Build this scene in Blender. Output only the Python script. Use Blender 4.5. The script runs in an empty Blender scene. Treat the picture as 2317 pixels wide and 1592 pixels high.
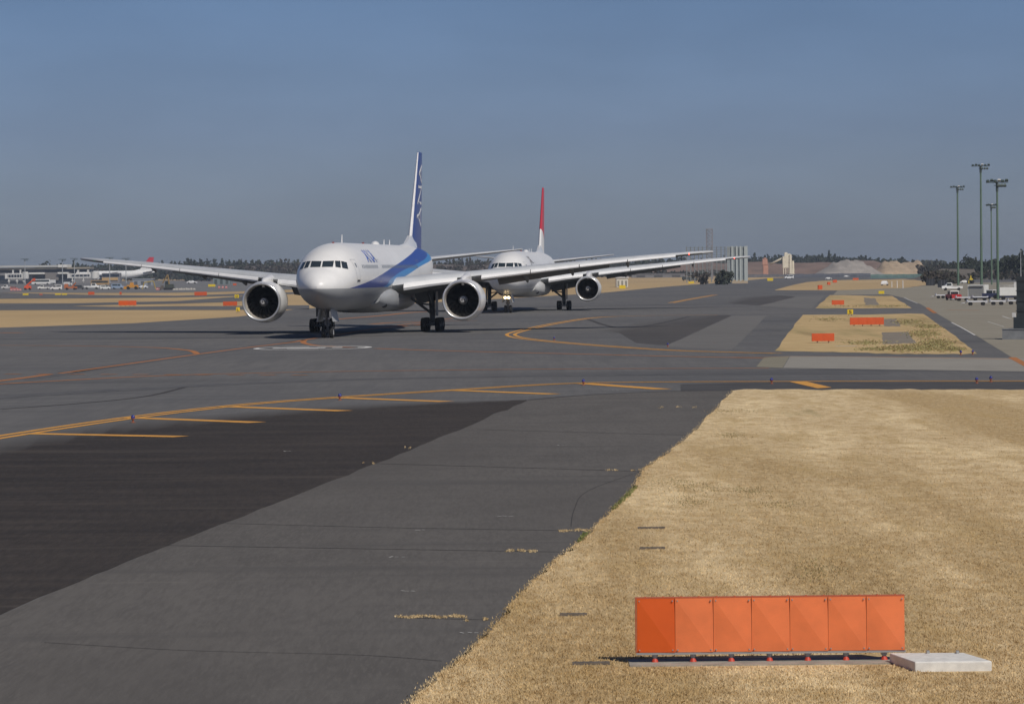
import bpy, bmesh, math, random
import numpy as np
from mathutils import Vector, Matrix
R = math.radians
random.seed(7)
rng = np.random.default_rng(7)
sc = bpy.context.scene
COL = sc.collection

# ------------------------------------------------------------------ camera, light, sky, exposure
F, YH, ROLL, CH, PW, PH = 8018.7, 610.952, .0106, 5.8817, 2317.0, 1592.0
PITCH = math.atan((PH / 2 - YH) / F)
fw = Vector((0, math.cos(PITCH), -math.sin(PITCH)))
up0 = Vector((0, math.sin(PITCH), math.cos(PITCH)))
cr, sr = math.cos(ROLL), math.sin(ROLL)
right = Vector((1, 0, 0)) * cr - up0 * sr
up = Vector((1, 0, 0)) * sr + up0 * cr
cam = bpy.data.cameras.new('camera')
cam.sensor_width = 36
cam.lens = 36 * F / PW
cam.clip_start, cam.clip_end = .5, 40000
co = bpy.data.objects.new('camera', cam)
COL.objects.link(co)
co.matrix_world = Matrix(((right.x, up.x, -fw.x, 0), (right.y, up.y, -fw.y, 0), (right.z, up.z, -fw.z, CH), (0, 0, 0, 1)))
sc.camera = co

SUN_EL, SUN_AZ = R(45), R(146)          # azimuth clockwise from the view direction (+Y)
w = bpy.data.worlds.new('World')
sc.world = w
w.use_nodes = True
nt = w.node_tree
nt.nodes.clear()
sky = nt.nodes.new('ShaderNodeTexSky')
sky.sky_type = 'NISHITA'
sky.sun_disc = False
sky.sun_elevation, sky.sun_rotation = SUN_EL, SUN_AZ
sky.air_density, sky.dust_density, sky.ozone_density = 1.0, .6, 2.0
geo = nt.nodes.new('ShaderNodeTexCoord')
sep = nt.nodes.new('ShaderNodeSeparateXYZ')
nt.links.new(geo.outputs['Generated'], sep.inputs[0])
ramp = nt.nodes.new('ShaderNodeValToRGB')
ramp.color_ramp.elements[0].position = 0
ramp.color_ramp.elements[0].color = (.385, .455, .71, 1)
ramp.color_ramp.elements[1].position = .085
ramp.color_ramp.elements[1].color = (.295, .372, .585, 1)
e_ = ramp.color_ramp.elements.new(.039)
e_.color = (.325, .392, .655, 1)
e_ = ramp.color_ramp.elements.new(.3)
e_.color = (.25, .31, .43, 1)
nt.links.new(sep.outputs['Z'], ramp.inputs[0])
mul = nt.nodes.new('ShaderNodeMix')
mul.data_type = 'RGBA'
mul.blend_type = 'MULTIPLY'
mul.inputs[0].default_value = 1
nt.links.new(sky.outputs[0], mul.inputs[6])
nt.links.new(ramp.outputs[0], mul.inputs[7])
sn = nt.nodes.new('ShaderNodeTexNoise')
sn.inputs['Scale'].default_value = 14
sn.inputs['Detail'].default_value = 5
smp = nt.nodes.new('ShaderNodeMapping')
smp.inputs['Scale'].default_value = (1, 1, 3.5)
nt.links.new(geo.outputs['Generated'], smp.inputs[0])
nt.links.new(smp.outputs[0], sn.inputs['Vector'])
smr = nt.nodes.new('ShaderNodeMapRange')
smr.inputs['From Min'].default_value, smr.inputs['From Max'].default_value = .35, .65
smr.inputs['To Min'].default_value, smr.inputs['To Max'].default_value = .955, 1.045
nt.links.new(sn.outputs['Fac'], smr.inputs['Value'])
mul2 = nt.nodes.new('ShaderNodeVectorMath')
mul2.operation = 'SCALE'
nt.links.new(mul.outputs[2], mul2.inputs[0])
nt.links.new(smr.outputs[0], mul2.inputs['Scale'])
bg = nt.nodes.new('ShaderNodeBackground')
bg.inputs['Strength'].default_value = .09
nt.links.new(mul2.outputs[0], bg.inputs[0])
wo = nt.nodes.new('ShaderNodeOutputWorld')
nt.links.new(bg.outputs[0], wo.inputs[0])

sl = bpy.data.lights.new('sun', 'SUN')
sl.energy = 3.2
sl.angle = R(.53)
sl.color = (1, .93, .83)
so = bpy.data.objects.new('sun', sl)
COL.objects.link(so)
tosun = Vector((math.sin(SUN_AZ) * math.cos(SUN_EL), math.cos(SUN_AZ) * math.cos(SUN_EL), math.sin(SUN_EL)))
so.rotation_euler = tosun.to_track_quat('Z', 'Y').to_euler()
so.location = (60, -60, 80)

sc.view_settings.view_transform = 'Standard'
sc.view_settings.look = 'None'
sc.view_settings.exposure = 0.0
sc.view_settings.gamma = 1
sc.cycles.max_bounces = 6
sc.cycles.volume_bounces = 0

# ------------------------------------------------------------------ pixel of the photograph -> place on the ground
def ray(u, v):
    return fw + right * ((u - PW / 2) / F) - up * ((v - PH / 2) / F)
def ground(u, v, z=0.0):
    d = ray(u, v)
    t = (z - CH) / d.z
    return Vector((d.x * t, d.y * t, z))
def horizon(u):
    return YH - (u - PW / 2) * ROLL
def at_depth(u, v, Y):
    d = ray(u, v)
    t = Y / d.y
    return Vector((d.x * t, Y, CH + d.z * t))

# ------------------------------------------------------------------ materials
MATS = {}
def mat(name, col, rough=.6, metal=0., var=.0, scale=1., spec=.5, emit=None, estr=0., coat=0., stretch=None, bump=0., bscale=None, col2=None, detail=4.):
    if name in MATS:
        return MATS[name]
    m = bpy.data.materials.new(name)
    m.use_nodes = True
    t = m.node_tree
    b = t.nodes['Principled BSDF']
    b.inputs['Base Color'].default_value = (*col, 1)
    b.inputs['Roughness'].default_value = rough
    b.inputs['Metallic'].default_value = metal
    b.inputs['Specular IOR Level'].default_value = spec
    b.inputs['Coat Weight'].default_value = coat
    if emit:
        b.inputs['Emission Color'].default_value = (*emit, 1)
        b.inputs['Emission Strength'].default_value = estr
    if var or col2 or bump:
        tc = t.nodes.new('ShaderNodeTexCoord')
        mp = t.nodes.new('ShaderNodeMapping')
        if stretch:
            mp.inputs['Scale'].default_value = stretch
        t.links.new(tc.outputs['Object'], mp.inputs[0])
        n = t.nodes.new('ShaderNodeTexNoise')
        n.inputs['Scale'].default_value = scale
        n.inputs['Detail'].default_value = detail
        n.inputs['Roughness'].default_value = .6
        t.links.new(mp.outputs[0], n.inputs['Vector'])
        if var or col2:
            r = t.nodes.new('ShaderNodeValToRGB')
            a = tuple(max(0, c * (1 - var)) for c in col)
            c2 = col2 if col2 else tuple(min(1, c * (1 + var)) for c in col)
            r.color_ramp.elements[0].position, r.color_ramp.elements[1].position = .33, .67
            r.color_ramp.elements[0].color = (*a, 1)
            r.color_ramp.elements[1].color = (*c2, 1)
            t.links.new(n.outputs['Fac'], r.inputs[0])
            t.links.new(r.outputs[0], b.inputs['Base Color'])
        if bump:
            bp = t.nodes.new('ShaderNodeBump')
            bp.inputs['Strength'].default_value = bump
            bp.inputs['Distance'].default_value = .05
            n2 = t.nodes.new('ShaderNodeTexNoise')
            n2.inputs['Scale'].default_value = bscale or scale * 5
            t.links.new(mp.outputs[0], n2.inputs['Vector'])
            t.links.new(n2.outputs['Fac'], bp.inputs['Height'])
            t.links.new(bp.outputs[0], b.inputs['Normal'])
    MATS[name] = m
    return m

def ground_mat(name, layers, base, rough=.9, bump=.3, bscale=8., attr=None, spec=.25):
    """base colour pushed through several noise layers: (scale, stretch_xy, threshold lo, hi, colour, strength)"""
    if name in MATS:
        return MATS[name]
    m = bpy.data.materials.new(name)
    m.use_nodes = True
    t = m.node_tree
    b = t.nodes['Principled BSDF']
    b.inputs['Roughness'].default_value = rough
    b.inputs['Specular IOR Level'].default_value = spec
    tc = t.nodes.new('ShaderNodeTexCoord')
    prev = None
    for k, (s, st, lo, hi, colr, fac) in enumerate(layers):
        mp = t.nodes.new('ShaderNodeMapping')
        mp.inputs['Scale'].default_value = (st[0], st[1], 1)
        if len(st) > 2:
            mp.inputs['Rotation'].default_value = (0, 0, st[2])
        mp.inputs['Location'].default_value = (17.3 * k, 5.1 * k, 0)
        t.links.new(tc.outputs['Object'], mp.inputs[0])
        n = t.nodes.new('ShaderNodeTexNoise')
        n.inputs['Scale'].default_value = s
        n.inputs['Detail'].default_value = 5
        n.inputs['Roughness'].default_value = .62
        t.links.new(mp.outputs[0], n.inputs['Vector'])
        mr = t.nodes.new('ShaderNodeMapRange')
        mr.inputs['From Min'].default_value, mr.inputs['From Max'].default_value = lo, hi
        mr.inputs['To Max'].default_value = fac
        t.links.new(n.outputs['Fac'], mr.inputs['Value'])
        mx = t.nodes.new('ShaderNodeMix')
        mx.data_type = 'RGBA'
        if prev is None:
            mx.inputs[6].default_value = (*base, 1)
        else:
            t.links.new(prev, mx.inputs[6])
        mx.inputs[7].default_value = (*colr, 1)
        t.links.new(mr.outputs[0], mx.inputs[0])
        prev = mx.outputs[2]
    if attr:
        at = t.nodes.new('ShaderNodeAttribute')
        at.attribute_name = 'wear'
        mx = t.nodes.new('ShaderNodeMix')
        mx.data_type = 'RGBA'
        mx.inputs[6].default_value = (*attr, 1)
        t.links.new(at.outputs['Fac'], mx.inputs[0])
        t.links.new(prev, mx.inputs[7])
        prev = mx.outputs[2]
    t.links.new(prev, b.inputs['Base Color'])
    if bump:
        n = t.nodes.new('ShaderNodeTexNoise')
        n.inputs['Scale'].default_value = bscale
        n.inputs['Detail'].default_value = 3
        t.links.new(tc.outputs['Object'], n.inputs['Vector'])
        bp = t.nodes.new('ShaderNodeBump')
        bp.inputs['Strength'].default_value = bump
        bp.inputs['Distance'].default_value = .04
        t.links.new(n.outputs['Fac'], bp.inputs['Height'])
        t.links.new(bp.outputs[0], b.inputs['Normal'])
    MATS[name] = m
    return m

DRYL = lambda k: [(.05, (1, .25), .4, .62, (.43 * k, .305 * k, .155 * k), .8), (.35, (1, .25), .42, .66, (.73 * k, .585 * k, .355 * k), .8), (.16, (1, .07, .05), .5, .62, (.36 * k, .255 * k, .125 * k), .9),
                  (1.6, (1, .4), .44, .64, (.36 * k, .24 * k, .105 * k), .65), (5., (1, .25), .46, .62, (.76 * k, .60 * k, .35 * k), .28), (11., (1, .2), .5, .64, (.36 * k, .25 * k, .12 * k), .22), (.7, (1, .2), .52, .7, (.42 * k, .30 * k, .14 * k), .8), (.22, (1, .12), .64, .74, (.19, .175, .07), .5)]
DRY = ground_mat('dry_grass', DRYL(1.2), (.68, .53, .315), .95, .8, 14.)
DRY2 = ground_mat('dry_grass_blade', DRYL(1.42), (.78, .625, .385), .95, 0)
DRY3 = ground_mat('dry_grass_stalk', DRYL(.8), (.42, .29, .135), .95, 0)
DRYG = ground_mat('island_grass', [(.06, (1, 1), .4, .6, (.44, .30, .14), .6), (.5, (1, .5), .4, .7, (.62, .46, .24), .7),
                                   (.22, (1, .05), .52, .64, (.30, .25, .11), .6), (.3, (1, .06), .55, .68, (.30, .21, .10), .6)], (.53, .385, .19), .95, .5, 6.)
FARG = ground_mat('far_ground', [(.012, (1, .3), .4, .6, (.40, .285, .15), .7), (.05, (1, .3), .45, .65, (.55, .40, .21), .6)], (.49, .35, .18), .95, 0)
ASPH = ground_mat('taxiway_asphalt', [(.03, (1, .5), .4, .62, (.098, .100, .104), .85), (.25, (.35, 1), .42, .68, (.185, .18, .172), .55), (.012, (1, 1), .45, .6, (.175, .168, .158), .6),
                                      (2.4, (1, .04), .42, .6, (.112, .11, .11), .4), (6., (1, .03), .5, .65, (.165, .16, .155), .35), (.6, (1, .05), .5, .64, (.115, .113, .112), .5), (.03, (.3, 2.), .56, .68, (.07, .071, .075), .7), (.12, (.15, 1.6, .2), .6, .7, (.08, .08, .083), .5)], (.138, .135, .132), .86, .25, 12.)
SHLD = ground_mat('shoulder_asphalt', [(.07, (1, .5), .4, .64, (.098, .091, .083), .8), (.5, (1, .35), .42, .68, (.155, .145, .132), .6), (.03, (1, 1), .44, .6, (.142, .132, .12), .7),
                                       (7., (1, .1), .42, .6, (.092, .085, .078), .45), (16., (1, .08), .5, .64, (.165, .153, .14), .4), (1.4, (1, .1), .52, .66, (.145, .135, .123), .5), (.05, (1, .2), .48, .62, (.098, .09, .082), .6), (.2, (.25, 1.6, .12), .56, .68, (.098, .092, .086), .7), (.9, (.12, 2.2, -.05), .64, .72, (.21, .195, .17), .45), (.35, (.1, 2.0, .1), .62, .72, (.085, .08, .075), .6)], (.122, .114, .105), .9, .3, 18.)
DARK = ground_mat('dark_asphalt', [(.09, (1, .25), .4, .62, (.031, .026, .023), .85), (.5, (.3, 1.0, .1), .42, .66, (.072, .059, .049), .75), (.05, (1, .2), .45, .6, (.066, .056, .048), .7),
                                   (6., (1, .1), .42, .6, (.031, .027, .024), .45), (14., (1, .08), .52, .66, (.075, .064, .055), .45), (.4, (.1, 1.6, .25), .58, .70, (.095, .08, .067), .6), (.25, (.08, 1.3, -.2), .6, .72, (.025, .022, .021), .6)], (.047, .040, .035), .88, .4, 20., attr=(.125, .122, .119))
DARK2 = ground_mat('stained_asphalt', [(.09, (1, .2), .4, .62, (.066, .063, .061), .85), (.5, (.3, 1.0, .1), .42, .66, (.11, .10, .095), .6)], (.085, .08, .077), .88, .3, 16., attr=(.130, .127, .124))
CONC = ground_mat('apron_concrete', [(.05, (1, 1), .4, .65, (.24, .215, .165), .6), (.6, (1, .4), .4, .7, (.33, .30, .24), .5)], (.285, .26, .205), .9, .1)
LCON = ground_mat('pale_concrete', [(.1, (1, 1), .4, .65, (.25, .235, .205), .6), (.8, (1, .4), .4, .7, (.34, .32, .28), .5)], (.295, .278, .243), .9, .1)
BCON = ground_mat('brown_concrete', [(.3, (1, 1), .4, .65, (.22, .20, .15), .6)], (.255, .235, .175), .9, .1)
DIRT = ground_mat('grey_gravel', [(.5, (1, 1), .4, .65, (.19, .165, .135), .7)], (.26, .225, .18), .95, .2)
YEL = ground_mat('yellow_paint', [(1.2, (1, 1), .42, .7, (.42, .24, .06), .55), (8, (1, 1), .5, .7, (.3, .2, .08), .4)], (.74, .36, .075), .8, 0)
ORG = ground_mat('orange_paint', [(.6, (1, 1), .42, .7, (.34, .16, .07), .6), (4, (1, 1), .45, .65, (.2, .13, .09), .5)], (.50, .19, .055), .8, 0)
WHT = ground_mat('white_paint', [(.7, (1, 1), .45, .7, (.35, .35, .34), .7)], (.74, .73, .70), .8, 0)
CRK = mat('crack_filler', (.05, .046, .043), .9)

# ------------------------------------------------------------------ mesh helpers
class MB:
    def __init__(s):
        s.v, s.f, s.m, s.sm = [], [], [], []
        s.M = Matrix.Identity(4)
    def add(s, verts, faces, mi=0, smooth=False):
        o = len(s.v)
        s.v += [tuple(s.M @ Vector(p)) for p in verts]
        for f in faces:
            s.f.append([o + i for i in f]); s.m.append(mi); s.sm.append(smooth)
    def box(s, x0, x1, y0, y1, z0, z1, mi=0, taper=0., rot=None):
        t = taper
        v = [(x0, y0, z0), (x1, y0, z0), (x1, y1, z0), (x0, y1, z0), (x0 + t, y0 + t, z1), (x1 - t, y0 + t, z1), (x1 - t, y1 - t, z1), (x0 + t, y1 - t, z1)]
        if rot:
            c = Vector(((x0 + x1) / 2, (y0 + y1) / 2, (z0 + z1) / 2))
            v = [tuple(c + rot @ (Vector(p) - c)) for p in v]
        s.add(v, [(0, 3, 2, 1), (4, 5, 6, 7), (0, 1, 5, 4), (1, 2, 6, 5), (2, 3, 7, 6), (3, 0, 4, 7)], mi)
    def tube(s, p0, p1, r0, r1=None, n=10, mi=0, caps=True):
        r1 = r0 if r1 is None else r1
        p0, p1 = Vector(p0), Vector(p1)
        d = (p1 - p0).normalized()
        a = d.orthogonal().normalized()
        b = d.cross(a)
        ring = [[tuple(p + (a * math.cos(2 * math.pi * k / n) + b * math.sin(2 * math.pi * k / n)) * r) for k in range(n)] for p, r in ((p0, r0), (p1, r1))]
        s.loft(ring, mi, caps)
    def loft(s, rings, mi=0, caps=True, smooth=True, closed=True):
        n = len(rings[0])
        v = [p for r in rings for p in r]
        f = []
        for i in range(len(rings) - 1):
            for k in range(n if closed else n - 1):
                f.append((i * n + k, i * n + (k + 1) % n, (i + 1) * n + (k + 1) % n, (i + 1) * n + k))
        s.add(v, f, mi, smooth)
        if caps:
            s.add(rings[0], [tuple(range(n))[::-1]], mi)
            s.add(rings[-1], [tuple(range(n))], mi)
    def lathe(s, prof, c, ax='y', n=48, mi=0, smooth=True):
        """prof = [(along, radius)]"""
        rings = []
        for a, r in prof:
            q = []
            for k in range(n):
                t = 2 * math.pi * k / n
                x, z = r * math.sin(t), r * math.cos(t)
                q.append({'y': (c[0] + x, c[1] + a, c[2] + z), 'x': (c[0] + a, c[1] + x, c[2] + z), 'z': (c[0] + x, c[1] + z, c[2] + a)}[ax])
            rings.append(q)
        s.loft(rings, mi, False, smooth)
    def build(s, name, mats, parent=None, loc=None, sharp=True):
        me = bpy.data.meshes.new(name)
        me.from_pydata(s.v, [], s.f)
        for m in (mats if isinstance(mats, (list, tuple)) else [mats]):
            me.materials.append(m)
        me.polygons.foreach_set('material_index', s.m)
        me.polygons.foreach_set('use_smooth', s.sm)
        bm = bmesh.new()
        bm.from_mesh(me)
        bmesh.ops.remove_doubles(bm, verts=bm.verts, dist=1e-5)
        bmesh.ops.recalc_face_normals(bm, faces=bm.faces)
        bm.to_mesh(me)
        bm.free()
        if sharp and any(s.sm):
            flags = [p.use_smooth for p in me.polygons]
            me.set_sharp_from_angle(angle=R(40))
            me.polygons.foreach_set('use_smooth', flags)
        o = bpy.data.objects.new(name, me)
        COL.objects.link(o)
        if loc:
            o.location = loc
        if parent:
            o.parent = parent
        return o

def tag(o, label=None, cat=None, group=None, kind=None):
    if label: o['label'] = label
    if cat: o['category'] = cat
    if group: o['group'] = group
    if kind: o['kind'] = kind
    return o
def thing(name, label, cat, loc=(0, 0, 0), rz=0., group=None):
    o = bpy.data.objects.new(name, None)
    o.empty_display_size = .5
    COL.objects.link(o)
    o.location = loc
    o.rotation_euler = (0, 0, rz)
    return tag(o, label, cat, group)
def kids(o):
    return [c for c in bpy.data.objects if c.parent == o]
def dup(o, parent=None):
    c = o.copy()
    COL.objects.link(c)
    if parent: c.parent = parent
    for k in kids(o):
        dup(k, c)
    return c

def sheet(name, pts, z, material, kind='structure', pix=True):
    P = [ground(u, v, z) for u, v in pts] if pix else [Vector((x, y, z)) for x, y in pts]
    me = bpy.data.meshes.new(name)
    bm = bmesh.new()
    vs = [bm.verts.new(p) for p in P]
    f = bm.faces.new(vs)
    bmesh.ops.triangulate(bm, faces=[f])
    bmesh.ops.recalc_face_normals(bm, faces=bm.faces)
    for f in bm.faces:
        if f.normal.z < 0:
            f.normal_flip()
    bm.to_mesh(me)
    bm.free()
    me.materials.append(material)
    o = bpy.data.objects.new(name, me)
    COL.objects.link(o)
    o['kind'] = kind
    return o

def smooth_line(P, n=6):
    if len(P) < 3: return P
    out = []
    for i in range(len(P) - 1):
        p0, p1, p2, p3 = P[max(i - 1, 0)], P[i], P[i + 1], P[min(i + 2, len(P) - 1)]
        for k in range(n):
            t = k / n
            out.append(.5 * (2 * p1 + (p2 - p0) * t + (2 * p0 - 5 * p1 + 4 * p2 - p3) * t * t + (3 * p1 - p0 - 3 * p2 + p3) * t ** 3))
    return out + [P[-1]]
def strip_into(mb, pts, width, z, curve=True, off=0., mi=0):
    P = [ground(u, v, z) for u, v in pts]
    if curve: P = smooth_line(P)
    L, Rr = [], []
    for i, p in enumerate(P):
        d = (P[min(i + 1, len(P) - 1)] - P[max(i - 1, 0)]).normalized()
        n = Vector((-d.y, d.x, 0))
        L.append(p + n * (off + width / 2)); Rr.append(p + n * (off - width / 2))
    v = [tuple(q) for ab in zip(L, Rr) for q in ab]
    mb.add(v, [(2 * i, 2 * i + 1, 2 * i + 3, 2 * i + 2) for i in range(len(P) - 1)], mi)
def flat(mb, name, m, kind='structure'):
    o = mb.build(name, m, sharp=False)
    for p in o.data.polygons:
        if p.normal.z < 0: p.flip()
    o['kind'] = kind
    return o

# ------------------------------------------------------------------ ground, taxiways, aprons
sheet('ground', [(-7000, -400), (7000, -400), (9000, 14000), (-9000, 14000)], -.02, FARG, pix=False)
sheet('taxiway', [(-420, 746), (0, 741), (300, 731), (540, 716), (670, 699), (935, 686), (1130, 676), (1367, 662), (1500, 649), (1660, 637), (1745, 629), (1850, 626), (2700, 624), (2900, 2300), (-1400, 2300)], 0, ASPH)
sheet('far_taxiway', [(-420, 684), (0, 686), (157, 686), (270, 683.5), (400, 681), (520, 672), (560, 669), (560, 680), (520, 683), (400, 687), (270, 689), (157, 692), (270, 694), (400, 692.5), (520, 692), (700, 690), (700, 699), (520, 701), (270, 701), (157, 701), (-420, 703)], 0, ASPH)
sheet('far_runway', [(-420, 661), (0, 661.5), (200, 667), (400, 669), (545, 664), (700, 660), (700, 664), (545, 669), (400, 673), (200, 674.5), (0, 676), (-420, 677)], 0, ASPH)
sheet('terminal_apron', [(-420, 638), (0, 638), (250, 636), (690, 632), (690, 654), (545, 659), (400, 662), (200, 662.5), (0, 661.3), (-420, 660.8)], .01, mat('apron_asphalt', (.17, .165, .16), .9, var=.2, scale=.05))
sheet('shoulder', [(1195, 905), (1330, 893), (1500, 885), (1660, 883), (2900, 880), (2900, 2300), (-1400, 2300), (-1400, 2016), (90, 1352), (380, 1233)], .004, SHLD)
def soft_patch(name, top, soft, bot, z, m, sub=0):
    """asphalt patch whose upper edge fades: three rows of pixel points of equal length"""
    if sub:
        top, soft, bot = [[(r[i][0] + (r[i + 1][0] - r[i][0]) * k / sub, r[i][1] + (r[i + 1][1] - r[i][1]) * k / sub) for i in range(len(r) - 1) for k in range(sub)] + [r[-1]] for r in (top, soft, bot)]
        bot = [(u + rng.normal() * 1.5, v + rng.normal() * 1.1) for u, v in bot]
        soft = [(u, v + rng.normal() * 3 * (v - 890) / 100) for u, v in soft]
    rows = [[ground(u, v, z) for u, v in r] for r in (top, soft, bot)]
    me = bpy.data.meshes.new(name)
    n = len(top)
    me.from_pydata([tuple(p) for r in rows for p in r], [], [(i * n + k, (i + 1) * n + k, (i + 1) * n + k + 1, i * n + k + 1) for i in range(2) for k in range(n - 1)])
    a = me.attributes.new('wear', 'FLOAT', 'POINT')
    a.data.foreach_set('value', [0.] * n + [1.] * n + [1.] * n)
    me.materials.append(m)
    o = bpy.data.objects.new(name, me)
    COL.objects.link(o)
    o['kind'] = 'structure'
    for p in me.polygons:
        if p.normal.z < 0: p.flip()
soft_patch('dark_asphalt_patch', [(-700, 1090), (0, 992), (300, 952), (560, 932), (800, 915), (1000, 908), (1195, 903)],
           [(-1000, 1180), (-60, 1045), (240, 985), (520, 952), (770, 930), (980, 916), (1190, 905.5)],
           [(-1400, 2016), (90, 1352), (380, 1233), (640, 1131), (860, 1045), (1060, 963), (1193, 906)], .005, DARK, 9)
jit = lambda pts, a: [p for i in range(len(pts)) for p in ([pts[i]] + [((pts[i][0] * (1 - t) + pts[(i + 1) % len(pts)][0] * t) + rng.normal() * a[0], (pts[i][1] * (1 - t) + pts[(i + 1) % len(pts)][1] * t) + rng.normal() * a[1]) for t in (.12, .25, .37, .5, .63, .75, .88)])]
PALE = ground_mat('pale_asphalt', [(.08, (1, .12), .4, .62, (.145, .14, .132), .7), (.5, (.4, .3), .42, .66, (.185, .178, .168), .5)], (.168, .162, .153), .88, .3, 14.)
sheet('pale_shoulder', jit([(1503, 784), (1656, 714.5), (1735, 713.5), (1655, 791)], (1.5, .3)), .0045, PALE)
sheet('pale_shoulder', jit([(1718, 692), (1802, 671), (1868, 668.5), (1835, 698)], (1.2, .2)), .0045, PALE)
soft_patch('far_dark_patch', [(1360, 748), (1440, 730), (1530, 716), (1648, 712)], [(1400, 752), (1470, 740), (1545, 728), (1650, 713)], [(1440, 776), (1510, 781), (1580, 748), (1655, 714)], .004, DARK2)
soft_patch('distant_dark_patch', [(1640, 684), (1680, 672), (1760, 667)], [(1660, 687), (1700, 677), (1775, 669)], [(1716, 691), (1760, 682), (1800, 671)], .004, DARK2)
sheet('dark_strip', [(1540, 869), (1700, 864.5), (2900, 862), (2900, 882), (1540, 884)], .003, mat('strip_asphalt', (.066, .063, .061), .9, var=.15, scale=.4))
APRON = [(1895, 657), (2060, 650), (2140, 641), (2330, 637), (2900, 630), (2900, 1110), (2330, 832), (2296, 812), (2240, 778), (2206, 757), (2153, 728), (2102, 699), (2083, 688), (2050, 675), (2010, 666), (1885, 667)]
sheet('cargo_apron', APRON, .006, CONC)
sheet('pale_crossing', [(1788, 805), (2317, 810), (2900, 815), (2900, 846), (2317, 840), (1772, 832)], .008, LCON)
sheet('brown_crossing', [(1729, 808), (1786.5, 805), (1770.5, 832), (1711, 829.5)], .008, BCON)
I1 = [(1817, 712), (2089, 710), (2153, 754), (2211, 800), (2073, 801), (1929, 797), (1753, 793.5)]
I2 = [(1878, 667.5), (2019, 669.5), (2063, 697), (1845, 697)]
sheet('near_island', jit(I1, (1.5, .7)), .01, DRYG)
sheet('middle_island', jit(I2, (1., .4)), .01, DRYG)
sheet('far_island', jit([(1752, 656.5), (1790, 645.5), (1826, 638), (1880, 634), (2060, 631), (2120, 642), (2050, 651), (1890, 657)], (1, .2)), .012, FARG)
for nm, q in (('gravel_bed', [(1995, 752), (2054, 750), (2073, 776), (1998, 778)]), ('gravel_bed', [(1998, 722), (2028, 721), (2038, 738), (2001, 738)]), ('gravel_bed', [(1953, 673), (1980, 674), (1990, 690), (1958, 690)])):
    sheet(nm, jit(q, (1.2, .5)), .014, DIRT)
# dry grass field with an irregular edge
EDGE = [(1658, 883), (1610, 935), (1560, 985), (1500, 1032), (1455, 1063), (1432, 1108), (1390, 1150), (1325, 1215), (1250, 1272), (1180, 1340), (1110, 1425), (1060, 1478), (990, 1530), (925, 1592), (700, 1800), (300, 2250)]
edge = []
for i in range(len(EDGE) - 1):
    a, b = EDGE[i], EDGE[i + 1]
    n = 10
    for k in range(n):
        t = k / n
        wob = (rng.normal() * 4 + 5 * math.sin(i * 3.1 + k * .9)) * (a[1] / 1500) ** 1.5
        edge.append((a[0] + (b[0] - a[0]) * t + wob, a[1] + (b[1] - a[1]) * t + rng.normal() * .8))
FIELD = edge + [(300, 2250), (2900, 2300), (2900, 879)] + [(u, 880.5 + rng.normal() * .7) for u in range(2860, 1680, -25)]
sheet('dry_field', FIELD, .013, DRY)

# ------------------------------------------------------------------ painted lines
mb = MB()
DBL = [(-700, 1110), (-250, 1030), (0, 988), (290, 945), (540, 916), (770, 898), (1040, 881), (1200, 871), (1320, 866), (1500, 863.5), (1900, 862), (2317, 861.5), (2900, 861.5)]
for off in (-.32, .32):
    strip_into(mb, DBL, .34, .012, off=off)
for q in ([(60, 980), (410, 987)], [(290, 944), (582, 955)], [(510, 919), (780, 929)], [(765, 899), (1010, 908)], [(1020, 882), (1252, 891)], [(1322, 867), (1500, 880)]):
    strip_into(mb, q, .95, .013, curve=False)
v = [ground(u, y, .013) for u, y in ((1786, 863), (1824, 862.5), (1882, 876), (1850, 878))]
mb.add([tuple(p) for p in v], [(0, 1, 2, 3)])
CURVE = [(1760, 799), (1640, 796), (1500, 791), (1300, 777), (1190, 766), (1158, 759), (1162, 753), (1200, 743), (1265, 730), (1350, 718), (1460, 714), (1625, 712.5)]
for off in (-.36, .36):
    strip_into(mb, CURVE, .34, .012, off=off)
for off in (-.4, .4):
    strip_into(mb, [(1518, 685), (1560, 677), (1618, 667)], .4, .012, off=off)
flat(mb, 'taxiway_edge_marking', YEL)
mb = MB()
for q, wd in (([(-300, 895), (0, 861), (111, 846.5)], .55), ([(134, 844.5), (439, 802), (560, 786), (660, 774), (690, 768.5), (760, 758), (860, 741), (960, 728), (1050, 716)], .42),
              ([(446, 800), (438, 795), (420, 791.5), (350, 786), (194, 782.5), (0, 781), (-300, 780)], .5), ([(800, 786), (720, 781.5), (692, 777), (686, 773), (690, 768.5)], .5),
              ([(850, 788), (1000, 793), (1250, 799), (1500, 805), (1730, 810)], .6), ([(-200, 880), (0, 868), (350, 850), (600, 843), (900, 838), (1300, 834), (1740, 832.5)], .55),
              ([(840, 733), (900, 729), (1000, 726), (1080, 725)], 1.0), ([(760, 722), (860, 714), (940, 706), (1050, 701)], 1.0), ([(870, 742), (940, 735), (1000, 728)], .7),
              ([(0, 752.5), (50, 752.5)], 1.6), ([(1090, 708), (1160, 703), (1230, 700)], 1.), ([(1650, 808), (1900, 806), (2296, 812)], .4)):
    strip_into(mb, q, wd, .011)
for x in range(-60, 700, 72):
    strip_into(mb, [(x, 845.5 + x * .004), (x + 36, 845.5 + x * .004)], .55, .014, curve=False)
for q in ([(2098, 696), (2116, 708)], [(2290, 808), (2345, 838)]):
    strip_into(mb, q, .5, .014, curve=False)
strip_into(mb, [(2145, 701), (2215, 702)], .8, .014, curve=False)
flat(mb, 'taxiway_centre_marking', ORG)
mb = MB()
C0, rx, ry = ground(707.5, 787), 4.6, 7.0
n = 64
vv = []
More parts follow.
